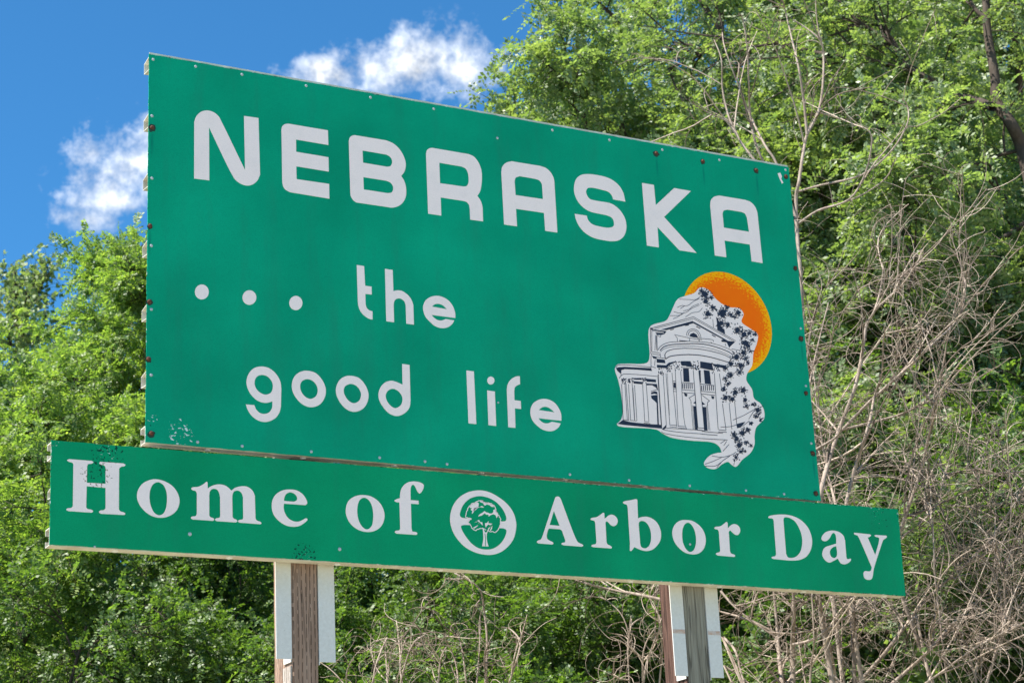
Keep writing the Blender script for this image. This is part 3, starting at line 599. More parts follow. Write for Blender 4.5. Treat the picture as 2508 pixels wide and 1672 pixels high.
# --- horizontal hat-section stringers behind the panels
def stringer(x0, x1, z, deep=.078, hh=.030, parent=SIGN, flip=False, mat=None):
    prof = [(.0055, hh + .022), (.0055, hh), (deep, hh - .010), (deep, -hh + .002), (.0055, -hh - .004), (.0055, -hh - .018)]
    th = .003; P = np.array(prof); T = np.gradient(P, axis=0); T /= np.linalg.norm(T, axis=1)[:, None]
    Nn = np.c_[-T[:, 1], T[:, 0]] * th
    ring = list(P) + list((P + Nn)[::-1]); n = len(ring)
    V = [(x, p[0], z + p[1]) for x in (x0, x1) for p in ring]
    Fc = [(i, (i + 1) % n, (i + 1) % n + n, i + n) for i in range(n)]
    m = len(P)
    for e_ in (0, 1):
        for i in range(m - 1): Fc.append((e_ * n + i, e_ * n + i + 1, e_ * n + n - 2 - i, e_ * n + n - 1 - i))
    return obj('stringer', mesh_from('stringer', V, Fc), mat or M_ALU, parent)
for py in (158, 298, 443, 608, 765, 928): 
    z = on_plane(360, py, .03)[2]; stringer(.004, 3.655, z)
# bottom channels: closed box section flush with the panel's lower edge
def channel(name, x0, x1, ztop, zbot, deep):
    B = Bag(); y0 = .0052
    B.add(box_vf(x0, x1, y0, deep, zbot, zbot + .004)); B.add(box_vf(x0, x1, y0, y0 + .004, zbot + .0045, ztop - .0045)); B.add(box_vf(x0, x1, y0, deep, ztop - .004, ztop)); B.add(box_vf(x0, x1, deep - .004, deep, ztop - .026, ztop - .0045)); B.add(box_vf(x0, x1, deep - .004, deep, zbot + .0045, zbot + .026))
    return obj(name, B.mesh(name), M_ALU, SIGN)
channel('stringer', .0, 3.658, UP[0][1] + .075, UP[0][1] - .002, .066)
channel('stringer', LO[0][0], LO[1][0], LO[0][1] + .075, LO[0][1] - .003, .066)
channel('stringer', LO[3][0] + .002, LO[2][0] - .002, LO[3][1] - .006, LO[3][1] - .08, .066)
stringer(LO[0][0] + .003, LO[1][0] - .006, (LO[0][1] + LO[3][1]) / 2, .055, .02)
# carriage-bolt heads showing on the underside of the channels
ME_CB = lathe([(.016, 0), (.015, .003), (.009, .006), (.002, .007)], 12); ME_CB.materials.append(M_PAINT)
for k in range(8):
    b_ = obj('bolt', ME_CB, None, SIGN); b_.location = (.30 + k * .46, .035, UP[0][1] - .0022); b_.rotation_euler = (math.radians(90), 0, 0)
for k in range(9):
    b_ = obj('bolt', ME_CB, None, SIGN); b_.location = (-.12 + k * .52, .035, LO[0][1] - .0032); b_.rotation_euler = (math.radians(90), 0, 0)

# --- posts with their white angle irons
YF = .085
def post(x0, x1, depth, mat, label, seed):
    rg2 = random.Random(seed); V = []; Fc = []; zs = np.linspace(.35, 5.3, 34); bev = .006
    ring = [(x0 + bev, YF), (x1 - bev, YF), (x1, YF + bev), (x1, YF + depth - bev), (x1 - bev, YF + depth), (x0 + bev, YF + depth), (x0, YF + depth - bev), (x0, YF + bev)]
    for z in zs:
        for x, y in ring: V.append((x + rg2.uniform(-.0012, .0012), y + rg2.uniform(-.0012, .0012), z))
    n = 8
    for i in range(len(zs) - 1):
        for k in range(n): a, b_ = i * n + k, i * n + (k + 1) % n; Fc.append((a, b_, b_ + n, a + n))
    Fc.append(tuple(range(n))[::-1]); Fc.append(tuple(range((len(zs) - 1) * n, len(zs) * n)))
    return obj('post', mesh_from('post', V, Fc), mat, SIGN, label=label)
P1 = post(.715, .842, .215, M_POST_A, 'brown treated timber post with rows of cuts', 3)
P2 = post(2.812, 2.941, .20, M_POST_B, 'grey weathered timber post', 4)
def angle(xp, side, wid, z0, z1, legd=.085, t2=.005):
    """L-section iron: front leg flush with the post front, side leg along the post's side"""
    B = Bag(); t_ = .005; g = .0025
    a, b_ = (xp - g - wid, xp - g) if side < 0 else (xp + g, xp + g + wid)
    B.add(box_vf(a, b_, YF - .002, YF - .002 + t_, z0, z1))
    if side < 0 and xp > 2: xp -= .008
    a, b_ = (xp - g - t_, xp - g) if side < 0 else (xp + g, xp + g + t_)
    B.add(box_vf(a, b_, YF + .0033, YF + legd, z0 - .012, z1))
    return obj('angle_iron', B.mesh('angle_iron'), M_PAINT, SIGN)
angle(.715, -1, .074, 3.103, 5.75); angle(.842, 1, .079, 3.095, 5.75)
angle(2.812, -1, .074, 3.088, 5.75); angle(2.941, 1, .077, 3.085, 5.75)
obj('post_side_slab', mesh_from('post_side_slab', *box_vf(.708, .7145, YF + .004, YF + .098, .4, 3.075)), M_PALE, SIGN, label='pale strip along the side of the post')  # thin slab added to give this part of the post side a paler tone
obj('post_side_slab', mesh_from('post_side_slab', *box_vf(2.8045, 2.811, YF + .004, YF + .198, .4, 3.62)), wood('dark_grooved_timber', (.10, .055, .042), (.20, .12, .095), (.03, .018, .014), 95), SIGN, label='dark grooved side of the grey post')  # thin slab added to give this post side a darker, grooved surface
# rust bands across the irons of the far post
M_WASH = flat('rust_wash', (.45, .30, .22), .7, nz=(40, (.55, .50, .46), (.48, .27, .17)))
for x0, x1 in ((2.737, 2.8085), (2.945, 3.018)): obj('rust_band', mesh_from('rust_band', *box_vf(x0, x1, YF - .0028, YF - .0022, 3.298, 3.318)), M_WASH, SIGN)

# ------------------------------------------------------------------ ground
def sstep(a, b_, x):
    t_ = np.clip((x - a) / (b_ - a), 0, 1); return t_ * t_ * (3 - 2 * t_)
def terrain(x, y):
    """roadside verge climbing to the sign, then a wooded bank behind it"""
    d = y + 0.35 * (x - 1.0)
    h = GROUND_AT_SIGN * sstep(-7.5, -1.5, y) * sstep(-9, -2, x)
    h = h + 4.3 * sstep(2.5, 11.5, d) * sstep(-22, -6, x) + 2.2 * sstep(12, 26, d) * sstep(-26, -8, x) + 2.0 * sstep(24, 60, d) * sstep(-40, -10, x)
    return h
def terr(x, y):
    return float(terrain(np.array(x, float), np.array(y, float)) + .05 * np.sin(x * 1.3 + y) * np.cos(y * .9 - x * .4))
g = np.concatenate([[-900, -400, -180, -90, -60], np.linspace(-40, 50, 121), [70, 110, 200, 420, 900]])
X, Y_ = np.meshgrid(g, g, indexing='ij'); Zt = terrain(X, Y_) + .05 * np.sin(X * 1.3 + Y_) * np.cos(Y_ * .9 - X * .4) * sstep(-9, -5, X)
n = len(g); V = np.stack([X, Y_, Zt], -1).reshape(-1, 3)
i, j = np.meshgrid(np.arange(n - 1), np.arange(n - 1), indexing='ij'); a = i * n + j
me = mesh_np('ground', V, np.stack([a, a + n, a + n + 1, a + 1], -1).reshape(-1, 4), 4, True)
m, t, b = new_mat('dry_grass_and_gravel'); co = objco(t)
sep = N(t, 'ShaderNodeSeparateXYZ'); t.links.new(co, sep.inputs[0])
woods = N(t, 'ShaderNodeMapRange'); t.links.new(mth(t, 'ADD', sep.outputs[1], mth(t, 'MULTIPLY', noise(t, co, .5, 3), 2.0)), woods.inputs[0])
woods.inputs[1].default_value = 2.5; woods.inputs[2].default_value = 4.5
gr = mixc(t, noise(t, co, 5, 6, .65), (.30, .27, .155), (.46, .42, .31)); gr = mixc(t, noise(t, co, 38, 4, .7), gr, (.38, .35, .24), 'MIX')  # unseen verge kept pale to bounce light onto the sign face
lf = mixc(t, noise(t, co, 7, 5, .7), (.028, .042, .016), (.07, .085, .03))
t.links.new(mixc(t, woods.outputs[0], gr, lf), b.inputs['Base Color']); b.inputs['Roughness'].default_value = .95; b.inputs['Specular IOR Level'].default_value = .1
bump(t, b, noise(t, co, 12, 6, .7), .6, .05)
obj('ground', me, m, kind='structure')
# unseen concrete highway past the sign, added to bounce light onto its face
B = Bag(); xs = np.linspace(-300, 300, 61)
rd = [(-17.0, .03), (-6.2, .03)]
V = [(x, y, .035) for y in xs for x in (-17.0, -6.2)]; Fc = [(2 * k, 2 * k + 1, 2 * k + 3, 2 * k + 2) for k in range(60)]
m, t, b = new_mat('added_road_concrete'); co = objco(t)
t.links.new(mixc(t, noise(t, co, 1.2, 6, .65), (.36, .35, .33), (.50, .49, .46)), b.inputs['Base Color']); b.inputs['Roughness'].default_value = .9
obj('added_road', mesh_from('added_road', V, Fc), m, kind='structure')
V = []; Fc = []
for x in (-16.6, -6.7):
    k = len(V); V += [(x - .06, -300, .0395), (x + .06, -300, .0395), (x + .06, 300, .0395), (x - .06, 300, .0395)]; Fc.append((k, k + 1, k + 2, k + 3))
for s_ in range(-24, 24):
    k = len(V); y = s_ * 12.; V += [(-11.66, y, .0395), (-11.54, y, .0395), (-11.54, y + 3, .0395), (-11.66, y + 3, .0395)]; Fc.append((k, k + 1, k + 2, k + 3))
obj('added_road_marking', mesh_from('added_road_marking', V, Fc), flat('added_road_paint', (.75, .74, .7), .7), kind='structure')

# ------------------------------------------------------------------ foliage
RNG = np.random.default_rng(20)
def unit(v): return v / (np.linalg.norm(v, axis=-1, keepdims=True) + 1e-9)
def leaf_mat(name, a, b_, c_, trans=.38, gloss=.45):
    m = bpy.data.materials.new(name); m.use_nodes = True; t = m.node_tree; t.nodes.clear()
    geo = N(t, 'ShaderNodeNewGeometry'); co = objco(t)
    r = geo.outputs['Random Per Island']
    col = ramp(t, r, [(0, a), (.55, b_), (.93, c_), (1, tuple(min(1, x * 1.25) for x in c_))])
    big = noise(t, co, 2.1, 3, .55)
    col = mixc(t, ramp(t, big, [(.35, (0,) * 3), (.68, (.8,) * 3)]), col, mixc(t, 1.0, col, (1.32, 1.2, .95), 'MULTIPLY'))
    d = N(t, 'ShaderNodeBsdfPrincipled'); d.inputs['Roughness'].default_value = .52; d.inputs['Specular IOR Level'].default_value = gloss
    t.links.new(col, d.inputs['Base Color'])
    tr = N(t, 'ShaderNodeBsdfTranslucent'); t.links.new(mixc(t, 1.0, col, (1.55, 1.75, .62), 'MULTIPLY'), tr.inputs[0])
    mx = N(t, 'ShaderNodeMixShader'); mx.inputs[0].default_value = trans
    t.links.new(d.outputs[0], mx.inputs[1]); t.links.new(tr.outputs[0], mx.inputs[2])
    o = N(t, 'ShaderNodeOutputMaterial'); t.links.new(mx.outputs[0], o.inputs[0])
    return m
M_LOCUST = leaf_mat('locust_leaf', (.095, .165, .048), (.150, .230, .064), (.230, .298, .095), .48, .8)
M_LOCUST2 = leaf_mat('silvery_locust_leaf', (.104, .158, .072), (.150, .208, .092), (.212, .265, .132), .46, 1.0)
M_DARKLEAF = leaf_mat('deep_green_leaf', (.045, .092, .024), (.078, .142, .033), (.140, .212, .050), .44, .8)
M_POPLAR = leaf_mat('poplar_leaf', (.13, .19, .08), (.20, .26, .13), (.28, .34, .18), .35, .4)
def bark(name, a, b_, sc=18):
    m, t, b = new_mat(name); co = objco(t); n_ = noise(t, vmth(t, 'MULTIPLY', co, (1, 1, .25)), sc, 6, .7)
    t.links.new(ramp(t, n_, [(.3, a), (.7, b_)]), b.inputs['Base Color']); b.inputs['Roughness'].default_value = .9; b.inputs['Specular IOR Level'].default_value = .15
    bump(t, b, n_, .6, .02); return m
M_BARK = bark('dark_bark', (.035, .027, .022), (.095, .075, .06))
M_TWIG = bark('dead_twig', (.27, .215, .17), (.50, .435, .375), 25)
_t = M_TWIG.node_tree; _b = _t.nodes['Principled BSDF']
_t.links.new(mixc(_t, 1.0, ramp(_t, N(_t, 'ShaderNodeNewGeometry').outputs['Random Per Island'], [(0, (.30, .27, .25)), (.45, (.62, .58, .55)), (1, (1.25, 1.2, 1.14))]), _b.inputs['Base Color'].links[0].from_socket, 'MULTIPLY'), _b.inputs['Base Color'])
M_STEM = bark('tan_stem', (.18, .135, .105), (.42, .345, .285), 30)

def fronds(Bs, D, L, pairs=7, ll=.041, lw=.0128, droop=.25, rng=RNG):
    """pinnate leaves: base, direction, length -> kite-shaped leaflets along a drooping midrib"""
    n = len(Bs); D = unit(D); up = np.array((0, 0, 1.)) + rng.normal(0, .45, (n, 3))
    side = unit(np.cross(D, up)); nrm = unit(np.cross(side, D))
    s = np.concatenate([np.linspace(.18, .95, pairs), np.linspace(.18, .95, pairs), [1.0]])
    sg = np.concatenate([np.ones(pairs), -np.ones(pairs), [0]])
    k = len(s)
    base = Bs[:, None, :] + D[:, None, :] * (s * 1.)[None, :, None] * L[:, None, None]
    base[..., 2] -= (droop * s ** 2)[None, :] * L[:, None]
    ld = D[:, None, :] * np.where(sg == 0, 1, .42)[None, :, None] + side[:, None, :] * (sg * .95)[None, :, None] + rng.normal(0, .16, (n, k, 3))
    ld[..., 2] -= .12; ld = unit(ld)
    nn_ = unit(nrm[:, None, :] + rng.normal(0, .42, (n, k, 3)))
    wd = unit(np.cross(nn_, ld))
    l = ll * rng.uniform(.75, 1.2, (n, k))[..., None] * (L / .2)[:, None, None] ** .5; w = l * (lw / ll) * 2.0
    tip = base + ld * l; mid = base + ld * l * .48
    V = np.stack([base, mid + wd * w * .5, tip, mid - wd * w * .5], 2).reshape(-1, 3)
    return V
def leaf_mesh(name, V):
    return mesh_np(name, V, np.arange(len(V)).reshape(-1, 4), 4)
def broad(Bs, D, size, rng=RNG):
    n = len(Bs); D = unit(D); nn_ = unit(rng.normal(0, 1, (n, 3)) + (0, 0, .6)); wd = unit(np.cross(nn_, D)); l = (size * rng.uniform(.7, 1.25, n))[:, None]
    return np.stack([Bs, Bs + D * l * .42 + wd * l * .42, Bs + D * l, Bs + D * l * .42 - wd * l * .42], 1).reshape(-1, 3)
def wander(p, d, L, n, jit, up=0.0, rng=RNG):
    """a path of n points that starts along d and wanders; up>0 bends to the sky, <0 droops"""
    P = [np.array(p, float)]; d = unit(np.array(d, float)); s = L / (n - 1)
    for _ in range(n - 1):
        d = unit(d + rng.normal(0, jit, 3) + np.array((0, 0, up)) / (n - 1)); P.append(P[-1] + d * s)
    return np.array(P)
def along(P, u):
    x = np.clip(u, 0, 1) * (len(P) - 1); i_ = np.minimum(x.astype(int), len(P) - 2); f_ = (x - i_)[:, None]
    return P[i_] * (1 - f_) + P[i_ + 1] * f_, unit(P[i_ + 1] - P[i_])
def leafy_twigs(P, r0, tubes, out, n_tw, tl, n_fr, fl, rng=RNG, u0=.25, spread=1.0):
    """twigs with pinnate leaves along one branch path"""
    u = rng.uniform(u0, 1, n_tw); B0, T0 = along(P, u)
    for b0, t0 in zip(B0, T0):
        d = unit(t0 * .5 + rng.normal(0, .75, 3) * spread + (0, 0, .18)); q = wander(b0, d, tl * rng.uniform(.6, 1.3), 5, .14, -.5, rng)
        if tubes is not None: tubes.add(q, np.linspace(.005, .0018, 5), 3)
        uu = np.linspace(.12, 1, n_fr) + rng.normal(0, .03, n_fr); fb, ft = along(q, uu)
        fd = unit(ft * .55 + rng.normal(0, .62, (n_fr, 3)) + (0, 0, .05)); out.append((fb, fd, fl * rng.uniform(.7, 1.25, n_fr)))
def make_tree(seed, H, lean=(0, 0), n_limb=8, spread=.62, nb=7, ntw=7, nfr=9, tl=.55, fl=.2, r0=.13, low=.22, pairs=7):
    rng = np.random.default_rng(seed); tb = Tubes(); lb = Tubes(); out = []
    trunk = wander((0, 0, -.4), (lean[0], lean[1], 1), H * .86, 12, .07, .35, rng)
    tb.add(trunk, np.linspace(r0, r0 * .16, 12), 8)
    for k in range(n_limb):
        u = low + (1 - low) * (k + rng.uniform(0, .8)) / n_limb; p, tdir = along(trunk, np.array([min(u, .98)]))
        az = k * 2.4 + rng.uniform(-.5, .5); el = .30 + .75 * u + rng.uniform(-.15, .15)
        L = H * spread * (1.0 - .55 * u) * rng.uniform(.75, 1.15)
        lm = wander(p[0], (math.cos(az) * math.cos(el), math.sin(az) * math.cos(el), math.sin(el)), L, 10, .13, -.35, rng)
        rl = r0 * (.52 - .34 * u); lb.add(lm, np.linspace(rl, rl * .18, 10), 6)
        for q in range(nb):
            uu = rng.uniform(.22, 1.0); bp, bt = along(lm, np.array([uu]))
            d = unit(bt[0] * .75 + rng.normal(0, .62, 3) + (0, 0, .22)); bl = L * .40 * (1.15 - .55 * uu) * rng.uniform(.7, 1.25)
            br = wander(bp[0], d, bl, 7, .15, -.25, rng); rb = max(.007, rl * .34 * (1.1 - uu)); lb.add(br, np.linspace(rb, rb * .25, 7), 4)
            leafy_twigs(br, rb, lb, out, ntw, tl, nfr, fl, rng)
        leafy_twigs(lm, rl, lb, out, 3, tl, nfr, fl, rng, .55)
    Bs = np.concatenate([o[0] for o in out]); D = np.concatenate([o[1] for o in out]); L = np.concatenate([o[2] for o in out])
    return tb.mesh('trunk'), lb.mesh('branches'), leaf_mesh('crown', fronds(Bs, D, L, pairs, rng=rng))
VAR = {}
VAR['a'] = make_tree(1, 7.6, n_limb=10, nb=9, ntw=6, nfr=13, tl=.44)
VAR['b'] = make_tree(2, 7.0, (.12, .05), n_limb=10, nb=9, ntw=6, nfr=13, tl=.44, spread=.7)
VAR['c'] = make_tree(3, 6.2, (-.1, .1), n_limb=9, nb=9, ntw=6, nfr=13, tl=.44, spread=.72)
VAR['d'] = make_tree(4, 4.2, n_limb=10, nb=7, ntw=7, nfr=9, spread=.66, r0=.06, low=.08, tl=.45)
VAR['e'] = make_tree(5, 4.6, n_limb=12, nb=8, ntw=6, nfr=13, spread=.72, r0=.08, low=.10, tl=.42)
VAR['f'] = make_tree(6, 4.9, (.1, -.08), n_limb=12, nb=8, ntw=6, nfr=13, spread=.66, r0=.08, low=.10, tl=.42)
VAR['g'] = make_tree(7, 4.9, n_limb=13, nb=8, ntw=6, nfr=13, spread=.40, r0=.07, low=.10, tl=.42)
def place(var, px, r, top_py, rot, mat, label, group, name='locust_tree', sink=0, bk=None, fixed=None, fit=False):
    """stand a tree in the column px of the photograph at r metres, tall enough to reach the row top_py"""
    vt, vb, vc = VAR[var]; p = at_range(px, 836, r); z0 = terr(p[0], p[1]) - sink
    ztop = at_range(px, top_py, r)[2]; hh = np.empty(len(vc.vertices) * 3, np.float32); vc.vertices.foreach_get('co', hh); H = float(np.percentile(hh[2::3], 99.6))
    s = (ztop - z0) / H if fixed is None else fixed
    if fit:                     # the crown's own highest sprays, wherever they hang, set the height
        for _ in range(5):
            q = hh.reshape(-1, 3)[::11] * s; q = np.c_[q[:, 0] * math.cos(rot) - q[:, 1] * math.sin(rot), q[:, 0] * math.sin(rot) + q[:, 1] * math.cos(rot), q[:, 2]] + (p[0], p[1], z0) - CAM
            top = np.percentile(836 + F_PX * (q @ DOWN) / (q @ FWD), .15); s *= 1 + ((top - top_py) / F_PX * r) / (H * s)
    e = empty(name, (p[0], p[1], z0), label=label, category='tree' if name.endswith('tree') else 'bush', group=group)
    e.rotation_euler = (0, 0, rot); e.scale = (s, s, s)
    for nm, me_, mt in (('trunk', vt, bk or M_BARK), ('branches', vb, bk or M_BARK), ('crown', vc, mat)):
        if not me_.materials: me_.materials.append(mt)
        o = bpy.data.objects.new(nm, me_); COL.objects.link(o); o.parent = e
        o.material_slots[0].link = 'OBJECT'; o.material_slots[0].material = mt
    return e
GL, GR, GB = 'locust trees behind the west end of the sign', 'locust trees on the bank behind the sign', 'bushes under the trees behind the sign'
LLEFT = 'bright leafy locust tree beyond the left end of the sign'
LRIGHT = 'tall pale green locust tree on the bank behind the upper panel'
LBUSH = 'dense green bush under the trees below the lower panel'
for a in [('g', 420, 18.3, 585, .4), ('g', 250, 19.2, 570, 2.6), ('f', 640, 19.5, 560, 2.1), ('e', -20, 17.4, 745, 4.0), ('f', 340, 15.6, 800, 1.0), ('e', 40, 15.2, 960, 3.1), ('e', 820, 18.0, 620, 3.3)]:
    place(*a, M_LOCUST, LLEFT, GL, fit=True)
for a in [('a', 1920, 20.0, 1.12, 1.3), ('b', 2420, 22.0, 1.33, 3.7), ('a', 2230, 23.5, 1.45, .3), ('e', 2480, 18.0, 1.31, 4.6), ('f', 1740, 18.2, 1.15, 2.4), ('e', 2150, 17.2, 1.16, 5.3), ('f', 1480, 18.0, .96, .9), ('c', 2360, 17.0, .71, 1.9), ('b', 2080, 21.0, 1.25, 5.0), ('e', 1850, 17.4, 1.1, 1.2), ('f', 2060, 16.2, .92, 4.2), ('f', 2330, 16.4, 1.05, 2.7), ('e', 1640, 19.0, 1.2, 3.9), ('a', 2470, 24.5, 1.5, 2.2)]:
    place(a[0], a[1], a[2], 0, a[4], M_LOCUST2, LRIGHT, GR, fixed=a[3])
BUSH = [[('d', 90, 14.0, 1250, .3), ('d', 400, 13.8, 1360, 1.9), ('d', 620, 14.5, 1200, 3.0)], [('d', 860, 14.0, 1280, 4.1), ('d', 1080, 13.2, 1390, 5.2), ('d', 980, 15.0, 1150, 1.4), ('d', 780, 16.0, 1080, 2.9), ('d', 1270, 14.4, 1260, .8), ('d', 1480, 13.6, 1350, 2.5), ('d', 1680, 14.6, 1200, 3.6)], [('d', 1960, 15.2, 900, 4.4), ('d', 2230, 15.0, 800, 1.1), ('d', 2450, 14.6, 950, 5.0), ('d', 2330, 13.6, 1350, 2.2)]]
LB = ['dense green bush below the long panel, on the brown post side', 'dense green bush showing between the two posts under the long panel', 'green bush behind the bare brown stems beside the panels']
for k in range(3):
    for a in BUSH[k]: place(*a, M_DARKLEAF, LB[k], ('bushes beside the brown post', 'bushes between the posts', 'bushes behind the bare stems')[k], 'leafy_bush')
# silvery poplar peeping over the left trees
rng = np.random.default_rng(9); tb = Tubes(); lb = Tubes(); out = []
pb = at_range(78, 836, 24.0); zb = terr(pb[0], pb[1]); zt = at_range(78, 520, 24.0)[2] - zb
tr_ = wander((0, 0, -.3), (0, 0, 1), zt * .93, 12, .05, .2, rng); tb.add(tr_, np.linspace(.14, .02, 12), 8)
for k in range(16):
    u = rng.uniform(.45, 1); p_, _t = along(tr_, np.array([u])); az = k * 2.4; br = wander(p_[0], (math.cos(az) * .6, math.sin(az) * .6, .75), zt * .2 * (1.3 - .7 * u), 7, .16, .1, rng); lb.add(br, np.linspace(.02, .005, 7), 5)
    uu = rng.uniform(.1, 1, 34); b0, t0 = along(br, uu)
    for bb, tt in zip(b0, t0):
        q = wander(bb, unit(tt * .6 + rng.normal(0, .6, 3)), .35, 4, .2, 0, rng); lb.add(q, np.linspace(.004, .002, 4), 3); f2, _ = along(q, rng.uniform(.1, 1, 9)); out.append((f2, unit(rng.normal(0, 1, (9, 3)) - (0, 0, .4))))
e = empty('poplar_tree', (pb[0], pb[1], zb), label='sparse poplar with shiny round leaves rising above the left trees', category='tree')
obj('trunk', tb.mesh('trunk'), M_BARK, e); obj('branches', lb.mesh('branches'), M_BARK, e)
obj('crown', leaf_mesh('crown', broad(np.concatenate([o[0] for o in out]), np.concatenate([o[1] for o in out]), .066, rng)), M_POPLAR, e)

# the old locust whose dark trunk and arching limbs show through the leaves at the right edge
rng = np.random.default_rng(31)
def pxpath(fr, pts, r, dr=.0, wob=.12, rng=rng):
    """limb through traced picture points at about r metres; dr leans it in depth, wob wanders"""
    pts = np.array(pts, float); n = len(pts); q = []
    w = np.cumsum(rng.normal(0, wob, n)); w -= w.mean()
    for k in range(n): q.append(at_range(fr[0] + pts[k][0] * fr[2], fr[1] + pts[k][1] * fr[2], r + dr * k / max(1, n - 1) + w[k]))
    q = np.array(q)
    s = spline([(*p, False) for p in np.c_[np.arange(n), q[:, 0]]], False, sub=4)
    idx = np.linspace(0, n - 1, (n - 1) * 4 + 1)
    def cr(v):
        o_ = []
        for x in idx:
            i_ = min(int(x), n - 2); f_ = x - i_; p0, p1, p2, p3 = v[max(i_ - 1, 0)], v[i_], v[i_ + 1], v[min(i_ + 2, n - 1)]
            o_.append(.5 * (2 * p1 + (-p0 + p2) * f_ + (2 * p0 - 5 * p1 + 4 * p2 - p3) * f_ ** 2 + (-p0 + 3 * p1 - 3 * p2 + p3) * f_ ** 3))
        return np.array(o_)
    return cr(q)
Q = (1700, 0, .4464)
RO = 15.5
tb = Tubes(); lb = Tubes(); out = []
base = at_range(2560, 836, RO + .2); zb = terr(base[0], base[1])
trk = pxpath(Q, [(1930, 1500), (1880, 1150), (1800, 820), (1740, 680), (1660, 560), (1650, 420), (1610, 180), (1600, 0), (1570, -200)], RO)
trk = np.concatenate([np.linspace((base[0] + .2, base[1], zb - .3), trk[0], 5)[:-1], trk])
tb.add(trk, np.linspace(.066, .026, len(trk)), 9)
LIMBS = [([(1640, 590), (1540, 550), (1400, 510), (1280, 430), (1180, 385), (1040, 350), (870, 320), (740, 300)], .062), ([(1180, 385), (1150, 320), (1080, 235), (1000, 180), (900, 115), (800, 10), (760, -80)], .036), ([(1600, 100), (1550, 60), (1500, -20)], .04),
         ([(740, 300), (610, 275), (480, 245), (330, 235), (180, 240), (90, 275), (-20, 330), (-150, 380)], .03), ([(1210, 400), (1120, 300), (1050, 180), (1010, 110)], .02), ([(1880, 1180), (1700, 1300), (1560, 1370), (1400, 1450)], .045), ([(1800, 820), (1650, 860), (1600, 900), (1590, 960)], .03), ([(1300, 560), (1200, 620), (1080, 680), (1000, 600)], .022)]
for pts, r_ in LIMBS:
    P = pxpath(Q, pts, RO + (0 if r_ > .04 else .1)); lb.add(P, np.linspace(r_ * .6, r_ * .25, len(P)), 7)
    for k in range(int(len(P) * .5)):
        bp, bt = along(P, np.array([rng.uniform(.1, 1)])); br = wander(bp[0] , unit(bt[0] * .5 + rng.normal(0, .6, 3) + (0, .55, .25)), rng.uniform(.5, 1.1), 6, .15, -.2, rng); lb.add(br, np.linspace(.012, .003, 6), 4)
        leafy_twigs(br, .01, lb, out, 4, .4, 8, .19, rng)
P = trk[-12:]; leafy_twigs(P, .05, lb, out, 14, .6, 9, .2, rng)
e = empty('old_locust_tree', (base[0], base[1], zb), label='old locust with thick dark trunk and long arching limbs', category='tree')
def rel(me_, e_):
    me_.transform(Matrix.Translation(-Vector(e_.location))); return me_
obj('trunk', rel(tb.mesh('trunk'), e), M_BARK, e); obj('limbs', rel(lb.mesh('limbs'), e), M_BARK, e)
obj('crown', rel(leaf_mesh('crown', fronds(np.concatenate([o[0] for o in out]), np.concatenate([o[1] for o in out]), np.concatenate([o[2] for o in out]), rng=rng)), e), M_LOCUST2, e)

# leaf litter and low growth over the bank: nobody could count it
rng = np.random.default_rng(44); nU = 16000
xs_ = rng.uniform(-10, 26, nU); ys_ = rng.uniform(4, 22, nU)
zs_ = np.array([terr(x, y) for x, y in zip(xs_, ys_)]) + rng.uniform(.02, .7, nU) ** 1.5
obj('undergrowth', leaf_mesh('undergrowth', fronds(np.c_[xs_, ys_, zs_], rng.normal(0, 1, (nU, 3)) + (0, 0, .8), rng.uniform(.2, .4, nU), 4, .075, .02, rng=rng)), M_DARKLEAF, kind='stuff', label='low leafy undergrowth covering the wooded bank', category='undergrowth')

